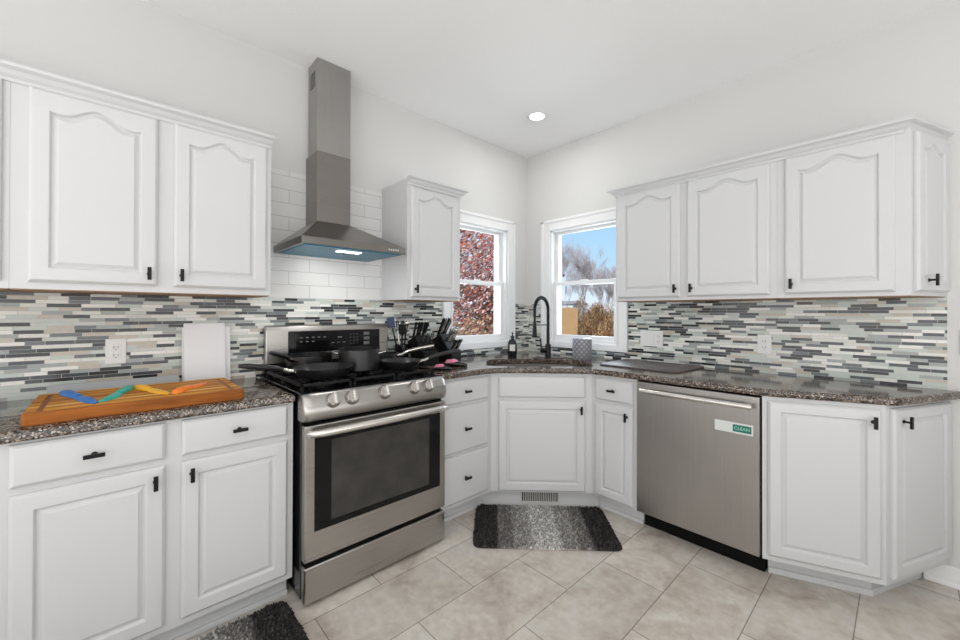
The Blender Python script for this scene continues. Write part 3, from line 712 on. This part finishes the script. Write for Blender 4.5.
# ------------------------------------------------------------------ dishwasher
t = thing('dishwasher', 'stainless steel dishwasher with bar handle between two base cabinets', 'dishwasher', (1.67, -.3, 0))
DX0, DX1 = 1.3745, 1.9765
G().box(DX0, DX1, -.600, -.02, .110, .872).out('dishwasher_body', 'kick', t)
G().box(DX0+.004, DX1-.004, -.525, -.1, 0, .125).out('toe_kick', 'kick', t)
d = G().box(DX0+.003, DX1-.003, -.636, -.600, .118, .872).out('door', 'ssv', t, bevel=.004)
g = G(); g.cyl((1.420, -.680, .829), (1.953, -.680, .829), .0135, 20); g.out('handle', 'ssl', d, smooth=40)
for x in (1.445, 1.930): G().cyl((x, -.635, .830), (x, -.676, .830), .008, 12).out('handle_post', 'ssl', d, smooth=40)
sgn = thing('dishwasher_sign', 'small white and green sliding sign reading CLEAN on the dishwasher door', 'sign', (1.868, -.637, .706))
m = FR(-.6365)
G().box(1.786, 1.950, .683, .735, 0, .004, m).out('sign_plate', 'signwhite', sgn, bevel=.001)
gp = G().box(1.866, 1.943, .692, .726, .003, .0048, m).out('green_panel', 'signgreen', sgn)
def text(s, size, m, a, b, w, mat, parent, name='lettering', sx=1):
    c = bpy.data.curves.new('t', 'FONT'); c.body = s; c.size = size; c.extrude = .0003; c.align_x = 'CENTER'; c.align_y = 'CENTER'
    o = bpy.data.objects.new('t', c); COL.objects.link(o); bpy.context.view_layer.update()
    me = bpy.data.meshes.new_from_object(o.evaluated_get(bpy.context.evaluated_depsgraph_get())); bpy.data.objects.remove(o)
    r = parent
    while r.parent: r = r.parent
    me.transform(Matrix.Translation(-r.location) @ m @ Matrix.Translation((a, b, w)) @ Matrix.Scale(sx, 4, (1, 0, 0)))
    me.materials.clear(); me.materials.append(M[mat]); me.name = name
    o = bpy.data.objects.new(name, me); COL.objects.link(o); o.parent = parent; return o
text('CLEAN', .022, m, 1.9045, .709, .005, 'signtext', gp, sx=.95)

# ------------------------------------------------------------------ outlets
def plate(label, m, a0, a1, b0, b1, kinds, w=.0081, name='wall_outlet', cat='outlet'):
    p = m @ Vector(((a0+a1)/2, (b0+b1)/2, w)); t = thing(name, label, cat, p)
    G().box(a0, a1, b0, b1, w, w+.006, m).out('cover_plate', 'plastic', t, bevel=.002)
    n = len(kinds); st = (a1-a0)/n; bc = (b0+b1)/2
    for i, k in enumerate(kinds):
        c = a0+st*(i+.5)
        if k == 's':
            G().box(c-.017, c+.017, bc-.034, bc+.034, w+.005, w+.009, m).out('rocker_switch', 'plastic', t, bevel=.002)
        else:
            g = G(); gs = G()
            g.box(c-.017, c+.017, bc-.034, bc+.034, w+.005, w+.0075, m)
            for s in (-.018, .018):
                gs.box(c-.008, c-.0055, bc+s-.005, bc+s+.006, w+.007, w+.0079, m); gs.box(c+.0055, c+.008, bc+s-.005, bc+s+.006, w+.007, w+.0079, m); gs.cyl((c, bc+s-.010, w+.007), (c, bc+s-.010, w+.0079), .0025, 8, m=m)
            sk = g.out('socket', 'plastic', t, bevel=.0015); gs.out('slots', 'slot', sk)
    return t
plate('white outlet on the mosaic behind the cutting board', FL(0), -2.900, -2.830, 1.034, 1.148, 'o')
plate('white double plate with switch and outlet, beside the right window', FR(0), 1.110, 1.272, 1.028, 1.143, 'sso', name='switch_plate', cat='switch')
plate('white outlet in the middle of the right wall mosaic', FR(0), 1.834, 1.904, 1.028, 1.143, 'o')
plate('white switch plate on the bare wall at the right edge', FR(0), 2.614, 2.688, 1.080, 1.195, 's', w=.0002, name='light_switch', cat='switch')

# ------------------------------------------------------------------ recessed light
t = thing('recessed_light', 'round recessed downlight glowing in the ceiling', 'ceiling light', (.58, -.57, HC-.01))
G().lathe([(.080, 0), (.080, -.003), (.060, -.008), (.054, -.006), (.054, 0)], (.58, -.57, HC-.0005), 40).out('trim_ring', 'trim', t, smooth=40)
G().lathe([(.054, -.001), (.054, -.004), (.0001, -.005)], (.58, -.57, HC-.0005), 32).out('lens', 'lamp', t, smooth=40)

# ------------------------------------------------------------------ worktop things, left side
t = thing('cutting_board', 'thick wooden cutting board with juice groove on the left worktop', 'cutting board', (.39, -2.78, .9142))
X0, X1, Y0, Y1 = .190, .598, -3.082, -2.477; B0, B1 = .9142, .953
def rr(x0, x1, y0, y1, r, n=5):
    return fillet([(x0, y0), (x1, y0), (x1, y1), (x0, y1)], {0, 1, 2, 3}, r, n)
def rl(d, z, r=.016): return [(x, y, z) for x, y in rr(X0+d, X1-d, Y0+d, Y1-d, r)]
G().loops([rl(.002, B0), rl(0, B0+.003), rl(0, B1-.004), rl(.003, B1), rl(.028, B1), rl(.030, B1-.004), rl(.036, B1-.006), rl(.042, B1-.004), rl(.044, B1)]).out('board_slab', 'board', t, smooth=30)
G().loops([rl(.0285, B1-.0022), rl(.031, B1-.0035), rl(.036, B1-.0045), rl(.041, B1-.0035), rl(.0435, B1-.0022)], cap0=False, cap1=False).out('juice_groove', 'board_groove', t, smooth=50)

def plastic_knife(label, mat, p0, p1, cat='knife'):
    """child-safe plastic knife lying flat: grip then blade, from p0 to p1 (x,y)"""
    t = thing('plastic_knife', label, cat, (p0[0], p0[1], B1+.0005), 'plastic knives on the cutting board')
    a = Vector((p1[0]-p0[0], p1[1]-p0[1], 0)); L = a.length; a.normalize(); s = Vector((-a.y, a.x, 0)); o = Vector((p0[0], p0[1], B1+.0005))
    def sec(k, hw, h, sh=0): hw *= 1.3; c = o+a*L*k+s*sh; return [c-s*hw, c-s*hw*.9+Vector((0, 0, h*.6)), c-s*hw*.4+Vector((0, 0, h)), c+s*hw*.4+Vector((0, 0, h)), c+s*hw*.9+Vector((0, 0, h*.6)), c+s*hw]
    G().loops([sec(0, .006, .008), sec(.03, .011, .014), sec(.15, .014, .018), sec(.35, .012, .017), sec(.46, .009, .015), sec(.5, .008, .013)]).out('grip', mat, t, smooth=50)
    G().loops([sec(.48, .008, .010), sec(.54, .014, .010, .002), sec(.75, .015, .008, .002), sec(.9, .011, .006), sec(1.0, .002, .004, -.004)]).out('blade', mat, t, smooth=50)
    return t
plastic_knife('blue plastic knife lying leftmost on the wooden cutting board', 'blue', (.225, -3.015), (.545, -2.914))
plastic_knife('teal green plastic knife lying on the wooden cutting board', 'teal', (.262, -2.818), (.530, -2.903))
plastic_knife('yellow plastic knife lying on the wooden cutting board', 'yellow', (.262, -2.806), (.515, -2.716))
plastic_knife('orange plastic knife lying rightmost on the wooden cutting board', 'orange', (.520, -2.700), (.330, -2.572))

def lean_board(name, label, mat, y0, y1, h, x, tilt, th, r, roll=0):
    t = thing(name, label, 'cutting board', (x, (y0+y1)/2, .9145))
    hw = (y1-y0)/2; R = Matrix.Translation((x, (y0+y1)/2, .9145)) @ Matrix.Rotation(-tilt, 4, 'Y') @ Matrix.Rotation(roll, 4, 'X')
    ol = fillet([(-hw, 0), (hw, 0), (hw, h), (-hw, h)], {0, 1, 2, 3}, r, 5)
    G().loops([[(0, p, q) for p, q in ol], [(th, p, q) for p, q in ol]], R).out('board_slab', mat, t, bevel=.0015)
    return t
lean_board('chopping_sheet', 'white cutting board leaning on the backsplash, front one of two', 'whiteboard', -2.622, -2.448, .300, .052, .10, .008, .006)
lean_board('chopping_sheet', 'white cutting board leaning on the backsplash, rear one tucked behind the other', 'whiteboard', -2.628, -2.424, .280, .036, .065, .006, .006)
lean_board('chopping_sheet', 'low grey plastic board leaning behind the wooden cutting board', 'grayboard', -3.070, -2.640, .052, .060, .30, .008, .012)

# ------------------------------------------------------------------ worktop things, corner and right
def knife_handle(g, gs, p, d, L, w, side):
    d = Vector(d).normalized(); p = Vector(p); s = Vector(side).normalized(); n = d.cross(s).normalized()
    def sec(k, a, b): c = p+d*L*k; return [c-s*a-n*b, c+s*a-n*b, c+s*a+n*b, c-s*a+n*b]
    g.loops([sec(.0, w*.85, w*.5), sec(.12, w, w*.62), sec(.55, w*.85, w*.55), sec(.9, w*1.15, w*.62), sec(1, w*.9, w*.5)])
    gs.loops([sec(-.20, w*.8, .0012), sec(.02, w*.8, .0012)])
def knife_block(label, c, ang, w, specs, grp, klabel):
    t = thing('knife_block', label, 'knife block', (c[0], c[1], .9142))
    Rm = Matrix.Translation((c[0], c[1], .9142)) @ Matrix.Rotation(ang, 4, 'Z') @ Matrix.Scale(1.12, 4)
    # local x = forward, z up
    pro = [(-.055, 0), (.060, 0), (.060, .072), (.030, .088), (-.030, .178), (-.105, .138), (-.105, .12)]
    G().loops([[(x, -w/2, z) for x, z in pro], [(x, w/2, z) for x, z in pro]], Rm).out('block_body', 'black', t, bevel=.003)
    R3 = Rm.to_3x3()
    for x, y, z, L, hw, steel, dx, dy in specs:
        d = R3 @ Vector((dx, dy, .90)); p = Rm @ Vector((x, y, z)); side = R3 @ Vector((.0, 1, 0)).cross(Vector((dx, dy, .9))).normalized()
        k = thing('kitchen_knife', klabel, 'knife', p, grp)
        g = G(); gs = G(); knife_handle(g, gs, p, d, L, hw, side)
        g.out('handle', 'steel' if steel else 'black', k, bevel=.0015); gs.out('blade', 'ssl', k)
S1 = []
for i in range(5): S1.append((-.068+.004*(i % 2), -.042+i*.021, .160, .118, .0080, 0, .34, .02*(i-2)))
for i in range(6): S1.append((.005-.002*(i % 2), -.042+i*.0168, .128, .078, .0045, i % 2, .36, .01*(i-2)))
for i in range(4): S1.append((.044, -.036+i*.024, .083, .07, .006, 0, .40, 0))
knife_block('black knife block beside the utensil crock, left one of two', (.205, -1.305), math.radians(4), .115, S1, 'knives in the left knife block', 'knife with slim black handle standing in the left knife block')
S2 = []
for i in range(4): S2.append((-.066, -.036+i*.023, .160, .150, .0095, i % 2, .44, .03*(i-1)))
for i in range(5): S2.append((.004, -.038+i*.019, .128, .110, .007, 1, .46, .015*(i-2)))
for i in range(4): S2.append((.044, -.034+i*.023, .083, .080, .0065, i % 2, .50, .02*(i-2)))
knife_block('black knife block nearest the left window, right one of two', (.185, -1.085), math.radians(16), .105, S2, 'knives in the right knife block', 'steel and black knife standing in the right knife block')

t = thing('utensil_crock', 'black cylindrical crock holding cooking utensils beside the range', 'crock', (.11, -1.435, .9142))
G().lathe([(.001, 0), (.046, 0), (.048, .004), (.048, .138), (.044, .138), (.044, .008), (.001, .007)], (.11, -1.435, .9142), 36).out('crock_body', 'blackgloss', t, smooth=40)
def utensil(name, label, top, kind, mat, hm):
    b = Vector((.11+(top[0]-.11)*.10, -1.435+(top[1]+1.435)*.10, .924)); e = Vector(top); d = (e-b).normalized()
    t = thing(name, label, 'utensil', b)
    hp = e-d*.06
    G().tube([b, b+(hp-b)*.5, hp], [.004, .0055, .005], 10).out('handle', hm, t, smooth=40)
    s = d.cross(Vector((.73, -.68, 0))).normalized(); n = s.cross(d).normalized()
    if kind == 'spatula':
        def sec(k, w): c = hp+d*(.075*k); return [c-s*w-n*.003, c+s*w-n*.003, c+s*w+n*.003, c-s*w+n*.003]
        G().loops([sec(0, .006), sec(.15, .02), sec(.3, .024), sec(1, .026)]).out('head', mat, t, bevel=.002)
    elif kind == 'spoon':
        mk = Matrix(((s.x, d.x, n.x, hp.x+d.x*.035), (s.y, d.y, n.y, hp.y+d.y*.035), (s.z, d.z, n.z, hp.z+d.z*.035), (0, 0, 0, 1)))
        L = []
        for r, z in ((.001, -.008), (.6, -.006), (1, 0), (.93, .002), (.55, -.003), (.001, -.005)): L.append([(math.cos(2*PI*i/20)*.024*r, math.sin(2*PI*i/20)*.036*r, z) for i in range(20)])
        G().loops(L, mk).out('head', mat, t, smooth=60)
    elif kind == 'whisk':
        g = G()
        for k in range(5):
            a = PI*k/5; q = s*math.cos(a)+n*math.sin(a)
            g.tube([hp+d*.09*(.5-.5*math.cos(PI*u/10)) + q*.026*math.sin(PI*u/10) if u <= 10 else hp+d*.09*(.5-.5*math.cos(PI*u/10)) + q*.026*math.sin(PI*u/10) for u in range(0, 21)], .0010, 5)
        g.out('wires', mat, t, smooth=60)
    elif kind == 'ring':
        g = G(); c0 = hp+d*.04
        g.tube([c0+(s*math.cos(2*PI*k/16)+d*math.sin(2*PI*k/16))*.016 for k in range(17)], .0035, 8); g.cyl(hp, c0-d*.016, .004, 8)
        g.out('hanging_loop', mat, t, smooth=60)
utensil('spatula', 'navy blue spatula standing leftmost in the black crock', (.085, -1.508, 1.222), 'spatula', 'navy', 'black')
utensil('whisk', 'steel wire whisk standing in the black crock', (.075, -1.452, 1.205), 'whisk', 'steel', 'steel')
utensil('serving_spoon', 'steel serving spoon standing in the middle of the black crock', (.130, -1.405, 1.195), 'spoon', 'steel', 'black')
utensil('turner', 'black turner standing at the front of the black crock', (.160, -1.462, 1.175), 'spatula', 'black', 'black')
utensil('masher', 'steel utensil with a round hanging loop, rightmost in the black crock', (.085, -1.372, 1.225), 'ring', 'steel', 'steel')

def pod(name, label, c, ang, L, w, h, mats):
    t = thing(name, label, 'kitchen gadget', (c[0], c[1], .9142))
    Rm = Matrix.Translation((c[0], c[1], .9142)) @ Matrix.Rotation(ang, 4, 'Z')
    def sec(x, hw, hh, z0=0): return [(x, hw*math.cos(2*PI*i/14), z0+hh/2+hh/2*math.sin(2*PI*i/14)) for i in range(14)]
    G().loops([sec(-L*.5, w*.15, h*.3, h*.1), sec(-L*.44, w*.38, h*.6), sec(-L*.25, w*.5, h*.95), sec(0, w*.44, h), sec(L*.25, w*.40, h*.85), sec(L*.45, w*.22, h*.5), sec(L*.5, w*.1, h*.3, h*.05)], Rm).out('shell', mats[0], t, smooth=60)
    G().loops([sec(-L*.42, w*.30, h*.4, h*.45), sec(-L*.34, w*.50, h*.7, h*.45), sec(-L*.02, w*.46, h*.7, h*.55), sec(L*.10, w*.2, h*.4, h*.62)], Rm).out('grip_pad', mats[1], t, smooth=60)
pod('padded_gadget', 'black plastic gadget with a pink pad, nearest the window', (.43, -1.225), math.radians(42), .160, .062, .040, ('blackgloss', 'pink'))  # unidentified item, built only as a gadget-like pod
pod('small_padded_gadget', 'small black plastic gadget with a pink pad, nearest the range', (.50, -1.385), math.radians(44), .115, .056, .030, ('blackgloss', 'pink'))  # identity unknown here too; same pod shape, smaller

# soap bottle
t = thing('soap_bottle', 'black pump soap bottle with a white label, left of the faucet', 'soap bottle', (.352, -.585, .9142))
bc = (.352, -.585, .9142)
G().lathe([(.001, 0), (.034, 0), (.037, .004), (.037, .128), (.032, .140), (.016, .148), (.014, .160), (.001, .160)], bc, 32).out('bottle', 'blackgloss', t, smooth=40)
g = G(); L = []
for zz in (.058, .108): L.append([(bc[0]+.0374*math.cos(a), bc[1]+.0374*math.sin(a), bc[2]+zz) for a in [math.radians(-48-34+68*i/14) for i in range(15)]])
R = [[g.v(p) for p in l] for l in L]
for i in range(14): g.face([R[0][i], R[0][i+1], R[1][i+1], R[1][i]])
g.out('label_sticker', 'label', t, smooth=60)
g = G(); g.cyl((bc[0], bc[1], bc[2]+.158), (bc[0], bc[1], bc[2]+.196), .005, 10); g.lathe([(.001, .160), (.015, .160), (.015, .172), (.001, .174)], bc, 16)
g.tube([(bc[0]-.012*0, bc[1], bc[2]+.196), (bc[0]+.01, bc[1]-.01, bc[2]+.199), (bc[0]+.026, bc[1]-.026, bc[2]+.194)], [.008, .006, .004], 10); g.out('pump', 'black', t, smooth=40)

# faucet
FX, FY, FZ = .535, -.372, .9142
t = thing('faucet', 'tall matte black spring faucet behind the sink', 'faucet', (FX, FY, FZ))
du, dw = -.12, .15; D_ = Vector(((du+dw)*s2, (du-dw)*s2, 0)); RE = D_.length; D_.normalize(); B = Vector((FX, FY, FZ))
G().lathe([(.001, 0), (.032, 0), (.032, .004), (.024, .007), (.0235, .100), (.018, .112), (.001, .113)], B, 28).out('faucet_body', 'black', t, smooth=40)
pl = Vector((s2, s2, 0))
G().loops([[tuple(B+pl*x+Vector((s2, -s2, 0))*y+Vector((0, 0, z))) for x, y in fillet([(-.12, -.03), (.12, -.03), (.12, .03), (-.12, .03)], {0, 1, 2, 3}, .028, 5)] for z in (.0002, .0035)]).out('deck_plate', 'black', t, smooth=40)
H = .375; rA = RE/2; pts = [B+Vector((0, 0, .10)), B+Vector((0, 0, .2)), B+Vector((0, 0, .3)), B+Vector((0, 0, H))]
for k in range(1, 17):
    a = PI*k/16; pts.append(B+D_*(rA-rA*math.cos(a))+Vector((0, 0, H+rA*1.0*math.sin(a))))
pts += [B+D_*RE+Vector((0, 0, H-.03)), B+D_*RE+Vector((0, 0, .26))]
G().tube(pts, .009, 12).out('hose', 'black', t, smooth=60)
# spring coil round the upper hose
cp = []; dist = [0]
for a, b in zip(pts, pts[1:]): dist.append(dist[-1]+(b-a).length)
def at(s):
    for i in range(len(pts)-1):
        if s <= dist[i+1] or i == len(pts)-2:
            f = (s-dist[i])/(dist[i+1]-dist[i]); return pts[i].lerp(pts[i+1], f), (pts[i+1]-pts[i]).normalized()
s_ = .18; perp = Vector((-D_.y, D_.x, 0)); NN = 0
while s_ < dist[-1]-.06:
    p, d_ = at(s_); q = d_.cross(perp).normalized(); ph = s_/.0075*2*PI
    cp.append(p+(perp*math.cos(ph)+q*math.sin(ph))*.0125); s_ += .0075/9
G().tube(cp, .0021, 5).out('spring', 'black', t, smooth=60)
e_ = B+D_*RE
G().cyl(e_+Vector((0, 0, .29)), e_+Vector((0, 0, .275)), .013, 16).cyl(e_+Vector((0, 0, .275)), e_+Vector((0, 0, .185)), .015, 20, r1=.018).cyl(e_+Vector((0, 0, .186)), e_+Vector((0, 0, .172)), .021, 20).out('spray_head', 'black', t, smooth=40)
G().tube([B+Vector((0, 0, .262)), e_+Vector((0, 0, .262))], .0045, 10).cyl(B+Vector((0, 0, .250)), B+Vector((0, 0, .274)), .013, 16).out('support_arm', 'black', t, smooth=40)
G().cyl(B+Vector((0, 0, .09)), B+Vector((0, 0, .255)), .0125, 16).out('riser', 'black', t, smooth=40)
hl = Vector((-.62, -.78, 0)).normalized()
G().cyl(B+Vector((0, 0, .062)), B+hl*.062+Vector((0, 0, .062)), .017, 16).cyl(B+hl*.052+Vector((0, 0, .062)), B+hl*.060+Vector((0, 0, .155)), .006, 10).out('lever_handle', 'black', t, smooth=40)

# patterned canister (UV mapped around)
cc = (.755, -.235, .9142)
t = thing('canister', 'grey quilted-pattern canister on the worktop under the right window', 'canister', cc)
g = G(); prof = [(.001, 0), (.066, 0), (.071, .006), (.073, .14), (.071, .158), (.062, .162), (.001, .162)]
g.lathe(prof, cc, 48)
uvl = g.bm.loops.layers.uv.new('UVMap')
for f in g.bm.faces:
    us = [(math.atan2(l.vert.co.y-cc[1], l.vert.co.x-cc[0])/(2*PI)) % 1 for l in f.loops]
    wrap = max(us)-min(us) > .5
    for l, u in zip(f.loops, us): l[uvl].uv = (u+1 if wrap and u < .5 else u, (l.vert.co.z-cc[2])/.16)
g.out('canister_body', 'canister', t, smooth=40)

# drying mat on the right
mt = thing('drying_mat', 'thin dark grey drying mat lying on the worktop under the switch plate', 'mat', (1.28, -.22, .9142))
G().loops([[(x, y, z) for x, y in offset(fillet([(1.01, -.445), (1.53, -.445), (1.56, -.03), (1.01, -.03)], {0, 1, 2, 3}, .05, 6), d)] for d, z in ((-.003, .9142), (0, .917), (0, .922), (-.004, .9245))]).out('mat_sheet', 'mat', mt, smooth=40)

# ------------------------------------------------------------------ rugs
def rug(label, cx, cy, ang, L, Wd):
    t = thing('rug', label, 'rug', (0, 0, 0)); t.location = (cx, cy, 0); t.rotation_euler = (0, 0, ang)
    ol = fillet([(-L/2, -Wd/2), (L/2, -Wd/2), (L/2, Wd/2), (-L/2, Wd/2)], {0, 1, 2, 3}, .05, 6)
    def raw(g, name):
        bmesh.ops.recalc_face_normals(g.bm, faces=g.bm.faces); me = bpy.data.meshes.new(name); g.bm.to_mesh(me); g.bm.free(); me.materials.append(M['rug'])
        o = bpy.data.objects.new(name, me); COL.objects.link(o); o.parent = t; return o
    g = G(); g.loops([[(x, y, z) for x, y in offset(ol, d)] for d, z in ((-.003, .0005), (0, .003), (-.002, .008))]); raw(g, 'backing')
    g = G(); st = .0078; rnd = random.Random(5)
    nx, ny = int(L/st), int(Wd/st)
    for i in range(nx):
        for j in range(ny):
            x = -L/2+(i+.5)*st+rnd.uniform(-.003, .003); y = -Wd/2+(j+.5)*st+rnd.uniform(-.003, .003)
            ax, ay = abs(x)-(L/2-.05), abs(y)-(Wd/2-.05)
            if ax > 0 and ay > 0 and ax*ax+ay*ay > .0022: continue
            h = rnd.uniform(.014, .022); r = rnd.uniform(.0042, .0062); dx, dy = rnd.uniform(-.006, .006), rnd.uniform(-.006, .006); a = rnd.uniform(0, 2)
            b = [g.bm.verts.new((x+r*math.cos(a+k*2*PI/3), y+r*math.sin(a+k*2*PI/3), .006)) for k in range(3)]
            m_ = [g.bm.verts.new((x+dx*.6+r*.8*math.cos(a+.4+k*2*PI/3), y+dy*.6+r*.8*math.sin(a+.4+k*2*PI/3), .006+(h-.006)*.75)) for k in range(3)]
            tp = g.bm.verts.new((x+dx, y+dy, h))
            for k in range(3):
                g.bm.faces.new((b[k], b[(k+1) % 3], m_[(k+1) % 3], m_[k])); g.bm.faces.new((m_[k], m_[(k+1) % 3], tp))
    o = raw(g, 'pile'); o['kind'] = 'stuff'
    return t
rug('grey striped shag rug on the floor in front of the sink cabinet', .978, -1.000, math.radians(45), .81, .465)
rug('dark striped shag rug on the floor in front of the left base cabinet', .812, -2.712, math.radians(90), .80, .455)

# ------------------------------------------------------------------ outdoors
GZo = -.35
ol_ = struct(G().box(-60, -.20, -30, 90, GZo-.2, GZo).box(-.20, 60, .20, 90, GZo-.2, GZo).out('lawn', 'grass'))
def blades(g, rnd, p, L, w, lean):
    a = rnd.uniform(0, 2*PI); l = rnd.uniform(0, lean); d = Vector((math.cos(a)*l, math.sin(a)*l, 1)).normalized(); s = Vector((-math.sin(a), math.cos(a), 0))*w
    p = Vector(p); q = p+d*L*.5; e = p+d*L+Vector((0, 0, -L*l*.3))
    v = [g.bm.verts.new(x) for x in (p-s, p+s, q+s*.8, q-s*.8, e)]
    g.bm.faces.new((v[0], v[1], v[2], v[3])); g.bm.faces.new((v[3], v[2], v[4]))
def brush(label, x, y, rx, ry, h, n, seed, grp):
    rnd = random.Random(seed); g = G()
    for i in range(n):
        a = rnd.uniform(0, 2*PI); r = math.sqrt(rnd.random()); px, py = x+rx*r*math.cos(a), y+ry*r*math.sin(a)
        hh = h*(1-.45*r*r)*(.75+.25*math.sin(px*3.1+seed)*math.sin(py*2.3)); z0 = GZo + hh*rnd.random()**.8
        blades(g, rnd, (px, py, z0), rnd.uniform(.12, .45), rnd.uniform(.006, .018), 2.2)
        if i % 2 == 0: leaf(g, rnd, (px+rnd.gauss(0, .1), py, z0+rnd.uniform(0, .2)), rnd.uniform(.02, .05))
    o = g.out('brush_clump', 'brush'); tag(o, label, 'bush', grp); return o
def leaf(g, rnd, p, s):
    n = Vector((rnd.gauss(0, 1), rnd.gauss(0, 1), rnd.gauss(0, 1))).normalized(); a = n.orthogonal().normalized()*s; b = n.cross(a)*rnd.uniform(.5, .8)
    v = [g.bm.verts.new(Vector(p)+q) for q in (-a, b*.8, a, -b*.8)]; g.bm.faces.new(v)
def branchy(g, rnd, p, d, L, r, lv, tips, spread=.55, kids=3):
    e = p+d*L; mid = p+d*L*.5+Vector((rnd.gauss(0, 1), rnd.gauss(0, 1), 0))*L*.04
    g.tube([p, mid, e], [r, r*.8, r*.6], 5 if lv > 1 else 3)
    if lv == 0: tips.append(e); tips.append(mid); return
    for k in range(kids + (lv > 2)):
        f = rnd.uniform(.35, 1) if k else 1
        nd = (d+Vector((rnd.gauss(0, 1), rnd.gauss(0, 1), rnd.gauss(.15, .6)))*spread).normalized()
        branchy(g, rnd, p+d*L*f, nd, L*rnd.uniform(.55, .8), r*.55, lv-1, tips, spread, kids)
def leafy_tree(label, x, y, h, R, n, seed, mat, ls, name='leafy_tree', trunk_r=.12, squash=.9):
    rnd = random.Random(seed); t = thing(name, label, 'tree', (x, y, GZo)); g = G(); tips = []
    branchy(g, rnd, Vector((x, y, GZo-.02)), Vector((.05, .03, 1)).normalized(), h*.32, trunk_r, 4, tips, .75, 3)
    g.out('trunk', 'bark', t, smooth=60)
    g = G(); c = Vector((x, y, GZo+h-R*squash))
    for i in range(n):
        if rnd.random() < .35: q = rnd.choice(tips)+Vector((rnd.gauss(0, .2), rnd.gauss(0, .2), rnd.gauss(0, .2)))
        else:
            v = Vector((rnd.gauss(0, 1), rnd.gauss(0, 1), rnd.gauss(0, 1))).normalized()*R*rnd.uniform(.1, 1)**.5; q = c+Vector((v.x, v.y, v.z*squash))
            if rnd.random() < .5: q += Vector((math.sin(q.x*7+q.z*5), math.sin(q.y*6+q.z*8), math.sin(q.x*9+q.y*4)))*.15
        if q.z < GZo+.1: continue
        leaf(g, rnd, q, rnd.uniform(.6, 1.2)*ls)
    g.out('leaves', mat, t)
    return t
leafy_tree('red-leaved autumn tree close outside the left window', -5.9, 5.0, 4.6, 2.3, 15000, 3, 'redleaf', .058)
leafy_tree('rust-coloured shrub low outside the left window, in front of the red tree', -2.7, 1.95, 1.55, .95, 4500, 4, 'rustleaf', .038, name='autumn_shrub', trunk_r=.03, squash=.8)
leafy_tree('red-leaved autumn tree farther off beyond the left window', -10.8, 9.3, 6.4, 3.0, 7000, 5, 'redleaf', .12)
def at_px(px, dist):
    d = Fv + R2*((px-480)/FPX); return CP + d*dist
for k_, (dist, px, rad, h) in enumerate(((12, 622, .95, 1.65), (16, 603, 1.0, 2.1), (16.5, 668, 1.1, 2.1), (20.5, 640, 1.3, 2.5), (24.5, 606, 1.3, 2.8), (25, 668, 1.3, 2.6), (29.5, 584, 1.3, 2.9), (30, 634, 1.5, 3.1))):
    p = at_px(px, dist); brush('tan dry brush in front of the bare trees, seen through the right window', p.x, p.y, rad, rad, h, 4500, 20+k_, 'dry brush beyond the right window')
def bare_tree(x, y, h, seed):
    rnd = random.Random(seed); g = G(); tips = []
    branchy(g, rnd, Vector((x, y, GZo-.02)), Vector((rnd.gauss(0, .05), rnd.gauss(0, .05), 1)).normalized(), h*.40, h*.008, 4, tips, .22, 3)
    for q in tips:
        for k in range(9): blades(g, rnd, q+Vector((0, 0, -rnd.random()*h*.06)), h*.10, .0085, 1.1)
    o = g.out('bare_tree', 'twig'); tag(o, 'pale leafless tree against the sky, seen through the right window', 'tree', 'bare trees beyond the right window'); return o
k_ = 0
for dist, rows in ((35, ((560, 8.2), (610, 5.8), (660, 7.0))), (40, ((582, 7.6), (634, 6.4))), (46, ((562, 9.8), (604, 7.0), (650, 8.8))), (52, ((586, 8.4), (624, 8.2))), (59, ((565, 11), (602, 8.6), (643, 10))), (66, ((584, 10), (618, 10)))):
    for px, h in rows:
        p = at_px(px, dist); bare_tree(p.x, p.y, h, 60+k_); k_ += 1
d = Fv + R2*((577-480)/FPX); p = CP + d*19
ft = thing('wooden_fence', 'tan wooden fence beside the brush, seen through the right window', 'fence', (p.x-1.5, p.y, GZo))
g = G(); x = p.x-5
while x < p.x-.01: g.box(x, x+.135, p.y, p.y+.025, GZo, GZo+1.86+.02*math.sin(x*9)); x += .14
g.out('boards', 'fence', ft); G().box(p.x-5, p.x, p.y+.025, p.y+.06, GZo+.3, GZo+.4).box(p.x-5, p.x, p.y+.025, p.y+.06, GZo+1.2, GZo+1.3).out('rails', 'fence', ft)
d = Fv + R2*((566-480)/FPX); p = CP + d*80
hs = thing('house', 'distant pale house with a greyish roof behind the fence', 'house', (p.x, p.y, GZo))
G().box(p.x-7, p.x+1.6, p.y, p.y+5, GZo, 3.0).out('wall', 'siding', hs)
G().loops([[(p.x-7.4, p.y-.4, 3), (p.x+2, p.y-.4, 3), (p.x+2, p.y+5.4, 3), (p.x-7.4, p.y+5.4, 3)], [(p.x-7.4, p.y+2.4, 3.7), (p.x+2, p.y+2.4, 3.7), (p.x+2, p.y+2.6, 3.7), (p.x-7.4, p.y+2.6, 3.7)]]).out('roof', 'roof', hs)
G().box(p.x-1.2, p.x-.2, p.y-.03, p.y+.01, .6, 1.6).out('window', 'slot', hs)
